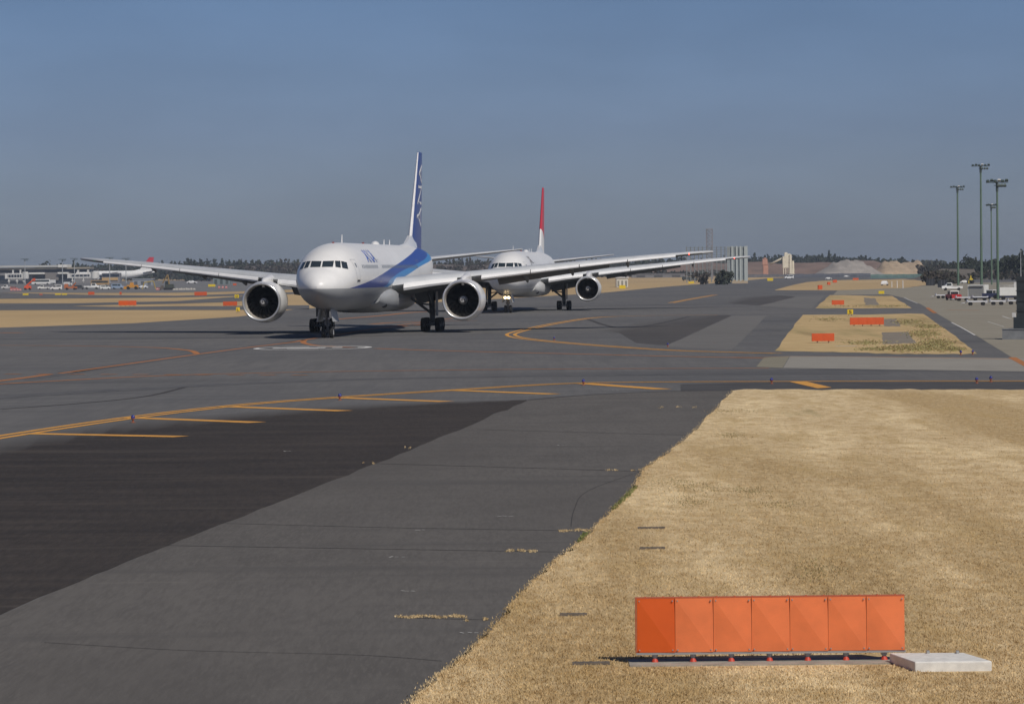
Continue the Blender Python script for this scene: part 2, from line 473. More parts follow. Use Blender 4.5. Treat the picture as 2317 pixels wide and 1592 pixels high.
for k in range(n):
    t = 2 * math.pi * k / n
    for s_ in (1, .91):
        vv.append((C0.x + rx * s_ * math.cos(t), C0.y + ry * s_ * math.sin(t), .015))
mb.add(vv, [(2 * k, 2 * k + 1, (2 * k + 3) % (2 * n), (2 * k + 2) % (2 * n)) for k in range(n)])
for x0, x1, y0, y1 in ((-3.1, 1.0, -1.3, 1.1), (1.5, 2.3, -.9, .9), (3.5, 4.6, -.9, .9), (-2.2, -.4, 2.2, 3.1), (.2, 2.2, 2.4, 3.2), (-1.8, .6, -3.6, -2.8)):
    mb.add([(C0.x + x0, C0.y + y0, .016), (C0.x + x1, C0.y + y0, .016), (C0.x + x1, C0.y + y1, .016), (C0.x + x0, C0.y + y1, .016)], [(0, 1, 2, 3)])
for q, wd in (([(2153, 729), (2178, 742), (2206, 758)], .14), ([(2046, 673), (2056, 678), (2076, 686)], .15), ([(2268, 715), (2283, 720), (2290, 721)], .16), ([(1891, 783), (1938, 782)], .5), ([(2234, 727), (2272, 739)], .09), ([(2070, 651.5), (2096, 651)], .8)):
    strip_into(mb, q, wd, .017, curve=False)
for u, y, l in ((1122, 1167, 50), (938, 1198, 28), (884, 1259, 36), (905, 1336, 40), (1040, 1430, 42), (1375, 882, 30), (1262, 1006, 24), (640, 1020, 22)):
    for k in range(3):
        a = u + l * k / 3 + rng.normal() * 2
        strip_into(mb, [(a, y + rng.normal() * .5), (a + l * .22, y + rng.normal() * .5)], .035, .017, curve=False)
flat(mb, 'white_marking', WHT)
mb = MB()
for q, wd in (([(820, 1047), (1100, 1055), (1460, 1066)], .09), ([(1080, 971), (1300, 977), (1560, 984)], .08), ([(510, 1183), (900, 1193), (1330, 1200)], .055), ([(380, 1233), (800, 1240), (1290, 1248)], .06),
              ([(905, 1396), (1110, 1401)], .04), ([(100, 1452), (420, 1470), (800, 1480), (1000, 1494)], .025), 
              ([(1195, 904), (1330, 893), (1500, 885), (1660, 883)], .35), ([(0, 925), (180, 912), (330, 896), (420, 875)], .28), ([(1450, 1065), (1330, 1110), (1300, 1150), (1292, 1190)], .022), ([(1330, 722), (1420, 742), (1560, 716)], .5)):
    strip_into(mb, q, wd, .009)
flat(mb, 'pavement_joint', CRK)
mb = MB()
for q, wd in (([(150, 842), (439, 800), (640, 775), (760, 757)], 1.1), ([(60, 858), (420, 806), (620, 780), (740, 762)], .9), ([(-100, 905), (300, 880), (800, 858), (1500, 846), (2000, 845)], 2.2)):
    strip_into(mb, q, wd, .0075)
flat(mb, 'tyre_track', mat('tyre_track_rubber', (.10, .098, .098), .8, var=.2, scale=.7, col2=(.128, .125, .122)))

# ------------------------------------------------------------------ dry grass blades (near field) and tufts in the joints
def inside(poly, x, y):
    P = np.array(poly)
    c = np.zeros(len(x), bool)
    j = len(P) - 1
    for i in range(len(P)):
        cond = ((P[i, 1] > y) != (P[j, 1] > y)) & (x < (P[j, 0] - P[i, 0]) * (y - P[i, 1]) / (P[j, 1] - P[i, 1] + 1e-12) + P[i, 0])
        c ^= cond
        j = i
    return c
def blades(name, U, V, h, wd, mats, kind='stuff', z0=.012, label=None):
    n = len(U)
    d = np.array([fw[i] for i in range(3)])[None] + np.outer((U - PW / 2) / F, np.array(right)) - np.outer((V - PH / 2) / F, np.array(up))
    t = (z0 - CH) / d[:, 2]
    base = np.stack([d[:, 0] * t, d[:, 1] * t, np.full(n, z0)], 1)
    ang = rng.uniform(0, 2 * np.pi, n)
    hh = h * rng.uniform(.5, 1.3, n)
    ww = wd * rng.uniform(.6, 1.3, n)
    side = np.stack([np.cos(ang), np.sin(ang), np.zeros(n)], 1) * ww[:, None]
    lean = np.stack([rng.normal(0, .45, n), rng.normal(0, .45, n), np.ones(n)], 1) * hh[:, None]
    vs = np.empty((n, 3, 3))
    vs[:, 0] = base - side; vs[:, 1] = base + side; vs[:, 2] = base + lean
    me = bpy.data.meshes.new(name)
    me.vertices.add(3 * n)
    me.vertices.foreach_set('co', vs.reshape(-1).astype(np.float32))
    me.loops.add(3 * n)
    me.loops.foreach_set('vertex_index', np.arange(3 * n, dtype=np.int32))
    me.polygons.add(n)
    me.polygons.foreach_set('loop_start', np.arange(0, 3 * n, 3, dtype=np.int32))
    for m in mats: me.materials.append(m)
    me.polygons.foreach_set('material_index', rng.integers(0, len(mats), n).astype(np.int32))
    me.update()
    o = bpy.data.objects.new(name, me)
    COL.objects.link(o)
    tag(o, label, 'grass', kind=kind)
    return o
ST = [DRY, DRY2, DRY, DRY3]
GRN = [mat('green_blade', (.16, .20, .05), .9), mat('olive_blade', (.20, .19, .07), .9)]
N = 260000
U = rng.uniform(800, 2500, N); V = 885 + (rng.uniform(0, 1, N) ** .8) * 800
k = inside(FIELD, U, V) & ~inside([(1422, 1490), (2030, 1478), (2200, 1476), (2243, 1500), (2240, 1524), (2073, 1519), (2040, 1505), (1424, 1510)], U, V)
blades('dry_grass_blades', U[k], V[k], .036, .0085, ST, label='short straw coloured dry grass covering the field behind the orange board')
# ragged fringe along the pavement edge, tufts in the joints
fu, fv = [], []
for (a, b) in zip(EDGE[:-2], EDGE[1:-1]):
    m = 420
    t = rng.uniform(0, 1, m)
    fu.append(a[0] + (b[0] - a[0]) * t + rng.normal(0, 6, m) * (a[1] / 1300) ** 2); fv.append(a[1] + (b[1] - a[1]) * t + rng.normal(0, 1.5, m))
for u0, u1, y, m in ((1490, 1600, 921, 150), (900, 1050, 1395, 900), (1145, 1212, 1246, 500), (1255, 1335, 1200, 500), (1360, 1450, 1064, 160), (820, 850, 1047, 60), (1050, 1110, 1402, 160), (915, 935, 1011, 40)):
    cu = rng.uniform(u0, u1, max(3, m // 40))
    q = cu[rng.integers(0, len(cu), m)] + rng.normal(0, (u1 - u0) * .035, m)
    fu.append(q); fv.append(y + rng.normal(0, 1.1, m) + 1.2 * np.sin(q * .09))
blades('edge_grass_tufts', np.concatenate(fu), np.concatenate(fv), .034, .009, ST, label='ragged straw tufts along the asphalt edge and in its joints', z0=.01)
gu, gv = [], []
for u0, v0, u1, v1, m in ((1440, 1100, 1385, 1155, 500), (1330, 1205, 1310, 1225, 150)):
    t = rng.uniform(0, 1, m)
    gu.append(u0 + (u1 - u0) * t + rng.normal(0, 3, m)); gv.append(v0 + (v1 - v0) * t + rng.normal(0, 1.5, m))
blades('green_edge_grass', np.concatenate(gu), np.concatenate(gv), .06, .014, GRN, label='bright green grass patch on the asphalt edge')
gu, gv = [], []
for a, b, c, d, m in ((2070, 787, 60, 4, 2200), (2120, 776, 30, 5, 1200), (2090, 755, 30, 5, 900), (2055, 728, 30, 3, 500), (2100, 738, 25, 3, 500), (1960, 775, 40, 3, 400), (1975, 790, 30, 2, 500), (1880, 722, 30, 2.5, 260), (2150, 790, 25, 3, 500), (2020, 692, 30, 1.2, 250), (1935, 693, 50, 1, 200)):
    gu.append(rng.normal(a, c * .6, m)); gv.append(rng.normal(b, d * .8, m))
gu, gv = np.concatenate(gu), np.concatenate(gv)
k = inside(I1, gu, gv) | inside(I2, gu, gv)
blades('island_weeds', gu[k], gv[k], .06, .12, [mat('island_weed', (.27, .26, .10), .9), mat('island_weed_pale', (.36, .31, .15), .9), mat('island_brown_weed', (.33, .25, .13), .9)], label='olive green weeds growing over the lower side of the first grass island')
PATCH = [(1530, 1092, 70, 9), (1590, 1105, 60, 10), (1560, 1135, 45, 10), (1700, 1110, 40, 6), (1660, 930, 50, 3), (1760, 1140, 60, 8), (1850, 1290, 60, 14), (1660, 985, 30, 4)]
gu = np.concatenate([rng.normal(a, c * .6, 350) for a, b, c, d in PATCH]); gv = np.concatenate([rng.normal(b, d * .8, 350) for a, b, c, d in PATCH])
blades('olive_weeds', gu, gv, .04, .010, [mat('olive_blade', (.20, .19, .07), .9), DRY3, mat('brown_weed', (.24, .18, .09), .9)], label='dark olive weed patches scattered through the dry field')

# ------------------------------------------------------------------ airliners
WHITE = mat('white_gloss_paint', (.80, .80, .79), .28, coat=.3, var=.03, scale=.4)
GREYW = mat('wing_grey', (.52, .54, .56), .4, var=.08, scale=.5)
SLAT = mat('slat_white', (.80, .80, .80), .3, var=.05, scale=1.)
UNDSHADE = mat('wing_underside_shade', (.20, .21, .215), .5, var=.12, scale=.4)  # wing grey darkened so the shade under the wing sits in the colour
METAL = mat('bare_metal', (.74, .74, .74), .22, metal=1.)
LIPM = mat('polished_lip', (.80, .80, .80), .28, metal=.7)
BLACK = mat('engine_black', (.008, .008, .01), .5)
FANB = mat('fan_blade', (.018, .018, .021), .35, metal=.6)
BARR = mat('inlet_barrel', (.46, .43, .39), .6)
SPIN = mat('spinner_grey', (.11, .11, .12), .4)
SPIW = mat('spinner_white', (.82, .82, .8), .5)
RUB = mat('tyre_rubber', (.013, .013, .014), .75, var=.2, scale=3)
STRUT = mat('gear_strut', (.14, .145, .155), .5, metal=.2)
HUB = mat('wheel_hub', (.62, .63, .64), .4)
GLASS = mat('cockpit_glass', (.03, .042, .05), .08, spec=.8)
CABW = mat('cabin_window_glass', (.23, .25, .28), .2)
SEAM = mat('door_seam', (.42, .43, .45), .6)
DBLUE = mat('navy_lettering', (.075, .14, .46), .35)
RED = mat('tail_red', (.62, .022, .04), .35)
GREYL = mat('grey_lettering', (.14, .13, .14), .5)
NAVR = mat('red_nav_lamp', (.8, .05, .03), .3, emit=(1, .07, .04), estr=9)
LAMP = mat('landing_lamp', (1, .9, .7), .3, emit=(1, .72, .36), estr=6)
PLAC = mat('placard_black', (.03, .03, .035), .6)

TOP = [(0, 4.55), (.12, 4.92), (.4, 5.22), (.8, 5.5), (1.3, 5.8), (1.9, 6.08), (2.4, 6.27), (3, 6.68), (3.6, 7.1), (4.2, 7.45), (5, 7.78), (6, 8.06), (7, 8.25), (8.5, 8.43), (10, 8.51), (12, 8.55), (54, 8.55), (58, 8.52), (62, 8.42), (66, 8.22), (70, 7.95), (73, 7.62)]
BOT = [(0, 4.55), (.12, 4.2), (.4, 3.9), (.8, 3.63), (1.3, 3.38), (2, 3.12), (3, 2.86), (4, 2.68), (5, 2.56), (7, 2.42), (9, 2.36), (12, 2.35), (48, 2.35), (51, 2.4), (55, 2.8), (59, 3.55), (63, 4.5), (67, 5.5), (70, 6.25), (73, 6.95)]
HW = [(0, 0.001), (.12, .42), (.4, .8), (.8, 1.14), (1.3, 1.45), (2, 1.8), (3, 2.17), (4, 2.45), (5, 2.66), (6, 2.81), (7.5, 2.96), (9, 3.05), (11, 3.1), (50, 3.1), (54, 3.02), (58, 2.78), (62, 2.36), (66, 1.8), (70, 1.1), (73, .36)]
def interp(T, a):
    return float(np.interp(a, [t[0] for t in T], [t[1] for t in T]))
def pch(T, a):
    # smooth (monotone) interpolation
    xs = [t[0] for t in T]; ys = [t[1] for t in T]
    i = min(max(int(np.searchsorted(xs, a)) - 1, 0), len(xs) - 2)
    h = [xs[k + 1] - xs[k] for k in range(len(xs) - 1)]
    dl = [(ys[k + 1] - ys[k]) / h[k] for k in range(len(h))]
    def m(k):
        if k == 0: return dl[0]
        if k == len(xs) - 1: return dl[-1]
        return 0 if dl[k - 1] * dl[k] <= 0 else 2 * dl[k - 1] * dl[k] / (dl[k - 1] + dl[k])
    t = (a - xs[i]) / h[i]
    return (2 * t ** 3 - 3 * t * t + 1) * ys[i] + (t ** 3 - 2 * t * t + t) * h[i] * m(i) + (-2 * t ** 3 + 3 * t * t) * ys[i + 1] + (t ** 3 - t * t) * h[i] * m(i + 1)
def section(a):
    t, b, wv = pch(TOP, a), pch(BOT, a), pch(HW, a)
    return (t + b) / 2, (t - b) / 2, wv
def surf_b(a, z, side=1, off=0.):
    zc, hh, hw = section(a)
    q = max(0, 1 - ((z - zc) / hh) ** 2)
    n = Vector((math.sqrt(q) / hw, 0, (z - zc) / hh / hh * 1)).normalized()
    return Vector((side * (hw * math.sqrt(q) + off * n.x), a, z + off * n.z))
def surf_front(b, z, off=.02):
    lo, hi = 0.02, 12.
    for _ in range(40):
        m = (lo + hi) / 2
        zc, hh, hw = section(m)
        if (b / hw) ** 2 + ((z - zc) / hh) ** 2 > 1: lo = m
        else: hi = m
    e = .02
    return Vector((b, hi, z))
def livery_mat(name, kind):
    m = bpy.data.materials.new(name)
    m.use_nodes = True
    t = m.node_tree
    b = t.nodes['Principled BSDF']
    b.inputs['Roughness'].default_value = .38
    b.inputs['Coat Weight'].default_value = .12
    b.inputs['Coat Roughness'].default_value = .12
    tc = t.nodes.new('ShaderNodeTexCoord')
    sp = t.nodes.new('ShaderNodeSeparateXYZ')
    t.links.new(tc.outputs['Object'], sp.inputs[0])
    def curve(pts):
        d = t.nodes.new('ShaderNodeMath'); d.operation = 'DIVIDE'; d.inputs[1].default_value = 80
        t.links.new(sp.outputs['Y'], d.inputs[0])
        c = t.nodes.new('ShaderNodeFloatCurve')
        cv = c.mapping.curves[0]
        pts = sorted(pts)
        cv.points[0].location = (pts[0][0] / 80, pts[0][1] / 20)
        cv.points[1].location = (pts[-1][0] / 80, pts[-1][1] / 20)
        for p in pts[1:-1]:
            cv.points.new(p[0] / 80, p[1] / 20)
        for p in cv.points: p.handle_type = 'AUTO'
        c.mapping.update()
        t.links.new(d.outputs[0], c.inputs['Value'])
        e = t.nodes.new('ShaderNodeMath'); e.operation = 'MULTIPLY'; e.inputs[1].default_value = 20
        t.links.new(c.outputs[0], e.inputs[0])
        return e.outputs[0]
    def below(lim):      # 1 where z < lim, with a 3 cm soft edge
        s_ = t.nodes.new('ShaderNodeMath'); s_.operation = 'SUBTRACT'
        if isinstance(lim, float): s_.inputs[0].default_value = lim
        else: t.links.new(lim, s_.inputs[0])
        t.links.new(sp.outputs['Z'], s_.inputs[1])
        r = t.nodes.new('ShaderNodeMapRange')
        r.inputs['From Min'].default_value, r.inputs['From Max'].default_value = -.015, .015
        t.links.new(s_.outputs[0], r.inputs['Value'])
        return r.outputs[0]
    n = t.nodes.new('ShaderNodeTexNoise'); n.inputs['Scale'].default_value = .6; n.inputs['Detail'].default_value = 4
    t.links.new(tc.outputs['Object'], n.inputs['Vector'])
    rr = t.nodes.new('ShaderNodeValToRGB')
    rr.color_ramp.elements[0].position, rr.color_ramp.elements[1].position = .3, .7
    rr.color_ramp.elements[0].color, rr.color_ramp.elements[1].color = (.76, .76, .75, 1), (.83, .83, .82, 1)
    t.links.new(n.outputs['Fac'], rr.inputs[0])
    prev = rr.outputs[0]
    def over(col, fac):
        nonlocal prev
        x = t.nodes.new('ShaderNodeMix'); x.data_type = 'RGBA'
        t.links.new(prev, x.inputs[6]); x.inputs[7].default_value = (*col, 1)
        t.links.new(fac, x.inputs[0]); prev = x.outputs[2]
    if kind == 'blue':
        over((.030, .068, .32), below(curve([(-5, 4.0), (0, 4.2), (3.6, 4.42), (7.2, 4.74), (14.2, 5.25), (18, 5.55), (26.4, 6.24), (32.7, 6.7), (43.3, 7.44), (53, 8.06), (58.3, 8.33), (64, 9.2), (80, 12)])))
        over((.05, .25, .58), below(curve([(0, 4.2), (20, 4.4), (22.8, 4.63), (24.2, 5.05), (28, 5.5), (35.4, 6.07), (45.7, 6.63), (55.4, 7.23), (64, 7.9), (80, 9)])))
        over((.78, .78, .77), below(curve([(0, 4.2), (22, 4.3), (24.5, 4.5), (27.5, 4.87), (34.9, 5.4), (48, 6.4), (56, 6.82), (66, 7.2), (80, 7.6)])))
        over((.34, .355, .37), below(4.42))
    else:
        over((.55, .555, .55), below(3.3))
    t.links.new(prev, b.inputs['Base Color'])
    return m

def textmesh(s, size, bold=False):
    c = bpy.data.curves.new('lettering', 'FONT')
    c.body = s
    c.size = size
    c.resolution_u = 3
    o = bpy.data.objects.new('lettering', c)
    COL.objects.link(o)
    bpy.context.view_layer.update()
    me = bpy.data.meshes.new_from_object(o.evaluated_get(bpy.context.evaluated_depsgraph_get()))
    v = [tuple(x.co) for x in me.vertices]
    f = [tuple(p.vertices) for p in me.polygons]
    bpy.data.objects.remove(o); bpy.data.curves.remove(c); bpy.data.meshes.remove(me)
    return v, f

def foil(n=14):
    """unit aerofoil loop: upper surface TE -> LE, lower LE -> TE"""
    xs = [.5 * (1 - math.cos(math.pi * k / n)) for k in range(n + 1)]
    yt = lambda x: 5 * (.2969 * math.sqrt(x) - .126 * x - .3516 * x * x + .2843 * x ** 3 - .1036 * x ** 4)
    up_ = [(x, yt(x)) for x in reversed(xs)]
    lo_ = [(x, -yt(x) * .8) for x in xs[1:-1]]
    return up_ + lo_
FOIL = foil()
def wing_sec(b):
    B = [2.4, 3.1, 9.6, 10.2, 20, 29.4, 30.4, 31.4, 32.2, 32.4]
    le = np.interp(b, B, [26.3, 26.8, 31.24, 31.64, 38.32, 44.75, 45.85, 47.3, 48.75, 49.2])
    te = np.interp(b, B, [40.9, 41.0, 41.55, 41.65, 44.8, 47.9, 48.45, 49.1, 49.6, 49.7])
    z = np.interp(b, [2.4, 3.1, 6, 9.6, 12, 16, 20, 23.5, 27, 29.5, 32.4], [4.45, 4.55, 4.93, 5.30, 5.55, 5.97, 6.38, 6.74, 7.05, 7.25, 7.5])
    th = np.interp(b, [2.4, 9.6, 20, 26, 29.4, 31.4, 32.4], [.138, .122, .118, .13, .15, .2, .36])
    inc = np.interp(b, [2.4, 12, 32.4], [R(3.2), R(1.2), R(-.5)])
    return float(le), float(te), float(z), float(th), float(inc)
def ring(b, s, le, te, z, th, inc, x0=0., x1=1.):
    c = te - le
    return [(s * b, le + x * c, z + y * th * c - (x * c) * math.sin(inc)) for x, y in FOIL]

def wheel(parent, b, a, r, wd):
    m = MB()
    h = wd / 2
    m.lathe([(-h * .72, r * .55), (-h, r * .72), (-h * .92, r * .9), (-h * .6, r), (h * .6, r), (h * .92, r * .9), (h, r * .72), (h * .72, r * .55)], (b, a, r), 'x', 28)
    o = m.build('wheel', RUB, parent)
    m = MB()
    m.lathe([(-h * .7, .01), (-h * .74, r * .3), (-h * .55, r * .5), (-h * .7, r * .56), (h * .7, r * .56), (h * .55, r * .5), (h * .74, r * .3), (h * .7, .01)], (b, a, r), 'x', 20)
    m.build('hub', HUB, o)

def airliner(label, X, Y, yaw, livery, ea=26.2, fan=1.62, lit=False, far=False, group=None):
    root = thing('passenger_jet', label, 'airliner', (X, Y, 0), -yaw, group)
    # fuselage
    st = [0, .05, .12, .25, .4, .6, .8, 1.05, 1.3, 1.6, 1.9, 2.2, 2.5, 2.8, 3.2, 3.6, 4, 4.5, 5, 5.5, 6, 7, 8, 9, 10, 12] + list(range(15, 52, 3)) + [53, 55, 57, 59, 61, 63, 65, 67, 69, 71, 72.4, 73]
    m = MB()
    n = 24 if far else 72
    rings = []
    for a in st:
        zc, hh, hw = section(a)
        rings.append([(hw * math.sin(2 * math.pi * k / n), a, zc + hh * math.cos(2 * math.pi * k / n)) for k in range(n)])
    m.loft(rings)
    fus = m.build('fuselage', livery_mat('fuselage_' + livery, livery), root, sharp=False)
    for p in fus.data.polygons: p.use_smooth = True
    # wing-body fairing
    m = MB()
    rings = []
    for a, k in ((21.5, .05), (22.5, .45), (24, .78), (26.5, 1), (38, 1), (41, .85), (43.5, .5), (45.5, .05)):
        q = []
        for j in range(24):
            t = 2 * math.pi * j / 24
            cx = math.copysign(abs(math.sin(t)) ** .6, math.sin(t)); cz = math.copysign(abs(math.cos(t)) ** .7, math.cos(t))
            q.append((cx * (2.5 + .95 * k), a, 3.25 + cz * 1.28 * (.55 + .45 * k) - (1 - k) * -.25))
        rings.append(q)
    m.loft(rings)
    m.build('wing_fairing', mat('fairing_' + livery, (.36, .375, .39) if livery == 'blue' else (.58, .585, .58), .35, var=.08, scale=.5), root)
    if not far:
        # air conditioning inlet under the wing root
        for s in (-1, 1):
            m = MB()
            m.lathe([(-.05, .01), (-.05, .34), (.5, .4)], (s * 2.55, 23.1, 2.85), 'y', 16)
            m.build('air_inlet', BLACK, root)
        # cockpit windows
        for s in (-1, 1):
            for x0, x1, t0, t1, b0, b1 in ((.06, 1.0, 6.84, 6.86, 6.33, 6.33), (1.08, 1.5, 6.86, 6.84, 6.32, 6.24), (1.56, 1.98, 6.83, 6.72, 6.22, 6.12)):
                m = MB()
                G = 6
                vv = []
                for i in range(G + 1):
                    for j in range(G + 1):
                        fx, fz = i / G, j / G
                        zt = t0 + (t1 - t0) * fx; zb = b0 + (b1 - b0) * fx
                        p = surf_front(s * (x0 + (x1 - x0) * fx + .16 * (1 - fz) * (x0 / 1.2)), zb + (zt - zb) * fz)
                        vv.append((p.x * 1.004, p.y - .03, p.z + .02))
                m.add(vv, [(i * (G + 1) + j, (i + 1) * (G + 1) + j, (i + 1) * (G + 1) + j + 1, i * (G + 1) + j + 1) for i in range(G) for j in range(G)], 0, True)
                m.build('cockpit_window', GLASS, root)
        # doors (port side faces the camera)
        for s in (-1, 1):
            for a0 in (5.55, 17.9, 45.6, 58.2):
                if s < 0 and a0 > 10: continue
                m = MB()
                z0, z1, a1 = 4.98, 6.95, a0 + 1.07
                G = 8
                e = .04
                for (aa, ab, za, zb) in ((a0 - e, a0, z0, z1), (a1, a1 + e, z0, z1), (a0 - e, a1 + e, z1, z1 + e), (a0 - e, a1 + e, z0 - e, z0)):
                    vv = []
                    for i in (0, 1):
                        for j in range(G + 1):
                            vv.append(tuple(surf_b(aa + (ab - aa) * i, za + (zb - za) * j / G, s, .016)))
                    m.add(vv, [(j, j + 1, G + 2 + j, G + 1 + j) for j in range(G)], 1, True)
                if a0 > 10:
                    m.build('cabin_door', [WHITE, SEAM], root); continue
                vv = [tuple(surf_b(a0 + .1 + .85 * i, 5.03 + .13 * j, s, .03)) for i in (0, 1) for j in (0, 1)]
                m.add(vv, [(0, 1, 3, 2)], 2)
                vv = [tuple(surf_b(a0 + .4 + .28 * i, 6.3 + .35 * j, s, .03)) for i in (0, 1) for j in (0, 1)]
                m.add(vv, [(0, 1, 3, 2)], 3)
                m.build('cabin_door', [WHITE, SEAM, PLAC, CABW], root)
        # cabin windows on the side in view
        wm = None
        for i in range(62):
            a = 8.2 + i * .62
            if 17.3 < a < 19.5 or 45 < a < 47.3: continue
            m = MB()
            vv = [tuple(surf_b(a + .13 * math.cos(t), 6.34 + .19 * math.sin(t), 1, .014)) for t in [2 * math.pi * k / 10 for k in range(10)]]
            m.add(vv, [tuple(range(10))])
            m.build('cabin_window', CABW, fus, sharp=False)
        # lettering
        if livery == 'blue':
            v, f = textmesh('ANA', 1.75)
            xs = [p[0] for p in v]; wd = max(xs)
            m = MB()
            m.add([tuple(surf_b(12.0 + p[0] / wd * 5.6 + p[1] * .35, 6.72 + p[1] * .95, 1, .05)) for p in v], f)
            m.build('airline_lettering', DBLUE, fus, sharp=False)
        else:
            v, f = textmesh('JAL', 1.5)
            wd = max(p[0] for p in v)
            m = MB()
            m.add([tuple(surf_b(11.0 + p[0] / wd * 4.5, 6.8 + p[1] * .95, 1, .05)) for p in v], f)
            m.build('airline_lettering', GREYL, fus, sharp=False)
        # aerials on the crown
        for a, h, wd, ln in ((14.5, .75, .03, .5), (42, .5, .03, .45), (46, .5, .03, .4)):
            m = MB()
            m.add([(-wd, a, 8.5), (wd, a, 8.5), (wd, a + ln, 8.5), (-wd, a + ln, 8.5), (-wd * .6, a + ln * .5, 8.55 + h), (wd * .6, a + ln * .5, 8.55 + h), (wd * .6, a + ln, 8.55 + h), (-wd * .6, a + ln, 8.55 + h)],
                  [(0, 1, 5, 4), (1, 2, 6, 5), (2, 3, 7, 6), (3, 0, 4, 7), (4, 5, 6, 7)])
            m.build('antenna', SLAT, root)
        m = MB()
        m.loft([[(k * .45 * math.cos(t), 36 + 1.1 * y_, 8.45 + .42 * k * max(0, math.sin(t))) for t in [math.pi * q / 8 for q in range(9)]] for y_, k in ((-1, .1), (-.5, .8), (0, 1), (.6, .8), (1, .1))], closed=False, caps=False)
        m.build('satellite_dome', WHITE, root)
        for a in (9.5, 28):
            m = MB()
            m.lathe([(0, .12), (.1, .1), (.16, .01)], (0, a, 8.46 if a < 10 else 8.54), 'z', 12)
            m.build('beacon_lamp', mat('beacon_glass', (.25, .03, .02), .3), root)
    # wings
    for s in (-1, 1):
        m = MB()
        bs = [2.4, 3.1, 5, 7, 9.6, 10.2, 13, 16, 20, 24, 27, 29.4, 29.9, 30.4, 30.9, 31.4, 31.8, 32.2, 32.4]
        m.loft([ring(b, s, *wing_sec(b)) for b in bs])
        wg = m.build('wing', [GREYW, UNDSHADE], root)
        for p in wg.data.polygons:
            if p.normal.z < -.25: p.material_index = 1  # downward faces get the grey with painted-in shade
        if far: continue
        # leading-edge slats, a little extended
        for b0, b1 in ((4.0, 8.7), (10.9, 15.3), (15.38, 19.8), (19.88, 24.3), (24.38, 28.9)):
            m = MB()
            rings = []
            for b in (b0, (b0 + b1) / 2, b1):
                le, te, z, th, inc = wing_sec(b)
                c = te - le
                dx, dz = -.032 * c - .1, -.022 * c - .07
                outer = [(x, y) for x, y in FOIL[:15] if x < .16] + [(x, y) for x, y in FOIL[15:] if x < .045]
                inner = [(x * .9 + .02, y * .55) for x, y in reversed(outer)]
                rings.append([(s * b, le + x * c + dx, z + y * th * c - x * c * math.sin(inc) + dz) for x, y in outer + inner])
            m.loft(rings)
            m.build('slat', SLAT, wg)
        # flaps, lowered
        for b0, b1, d in ((3.3, 9.2, 27), (11.4, 22.2, 20)):
            m = MB()
            rings = []
            for b in (b0, (b0 + b1) / 2, b1):
                le, te, z, th, inc = wing_sec(b)
                c = (te - le)
                fc = .22 * c if b > 10 else 2.5
                a0 = te - .35 * fc
                zz = z - (te - le) * math.sin(inc) - .12
                rings.append([(s * b, a0 + x * fc * math.cos(R(d)), zz + y * .13 * fc - x * fc * math.sin(R(d))) for x, y in FOIL])
            m.loft(rings)
            fl = m.build('flap', [GREYW, UNDSHADE], wg)
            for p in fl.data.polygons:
                if p.normal.z < -.25: p.material_index = 1  # flap undersides: shade painted by the darker grey too
        for b, k in ((7.3, 1.2), (14.2, 1.), (18.6, .9), (24.0, .75)):
            le, te, z, th, inc = wing_sec(b)
            zt = z - (te - le) * math.sin(inc)
            m = MB()
            rings = []
            for u_, rr_, dz in ((0, .03, .15), (.12, .3, -.05), (.35, .5, -.3), (.6, .52, -.5), (.82, .36, -.8), (1, .04, -1.0)):
                rings.append([(s * (b + .42 * k * rr_ * math.cos(t)), te - 3.3 * k + 4.6 * k * u_, zt + .05 + dz * k + .75 * k * rr_ * math.sin(t)) for t in [2 * math.pi * q / 12 for q in range(12)]])
            m.loft(rings)
            m.build('flap_fairing', UNDSHADE, wg)
        le, te, z, th, inc = wing_sec(30.2)
        m = MB()
        m.lathe([(-.10, .01), (-.06, .06), (.1, .09), (.25, .02)], (s * 30.15, le, z), 'y', 10)
        m.build('navigation_lamp', NAVR if s > 0 else mat('green_nav_lamp', (.1, .5, .3), .3), wg)
    # engines
    for s in (-1, 1):
        eb, ez = s * 9.61, 3.1
        m = MB()
        nn = 24 if far else 64
        k = fan / 1.62
        m.lathe([(.30, 1.845 * k), (.8, 1.93 * k), (1.6, 1.99 * k), (2.4, 2.0 * k), (3.4, 1.96 * k), (4.4, 1.84 * k), (5.2, 1.68 * k), (5.2, 1.6 * k), (4.6, 1.58 * k)], (eb, ea, ez), 'y', nn)
        eng = m.build('engine', WHITE if livery == 'blue' else mat('engine_pearl', (.72, .72, .70), .3), root)
        m = MB()
        m.lathe([(4.4, 1.25 * k), (5.2, 1.22 * k), (6.4, .95 * k), (7.3, .62 * k), (7.3, .3), (7.9, .02)], (eb, ea, ez), 'y', nn)
        m.build('core_cowl', METAL, eng)
        # pylon
        le, te, z, th, inc = wing_sec(9.61)
        m = MB()
        P = [(1.0, ez + 1.85 * k, .1), (2.0, ez + 2.05 * k + .1, .28), (3.6, z + .05, .34), (5.2, z + .25, .36), (8.2, z - .1, .3)]
        rings = []
        for a, zt, hw_ in P:
            rings.append([(eb - hw_, ea + a, zt), (eb - hw_ * .5, ea + a, zt + .12), (eb + hw_ * .5, ea + a, zt + .12), (eb + hw_, ea + a, zt), (eb + hw_, ea + a + .3, ez + 1.4), (eb - hw_, ea + a + .3, ez + 1.4)])
        m.loft(rings)
        m.build('pylon', SLAT, eng)
        if far: continue
        m = MB()
        pr = [(.34, 1.856 * k)] + [(.17 - .17 * math.cos(t) if 0 else .18 * (1 - math.sin(t)), (1.745 + .115 * math.cos(t)) * k) for t in [math.pi * q / 12 for q in range(1, 12)]] + [(.34, 1.628 * k)]
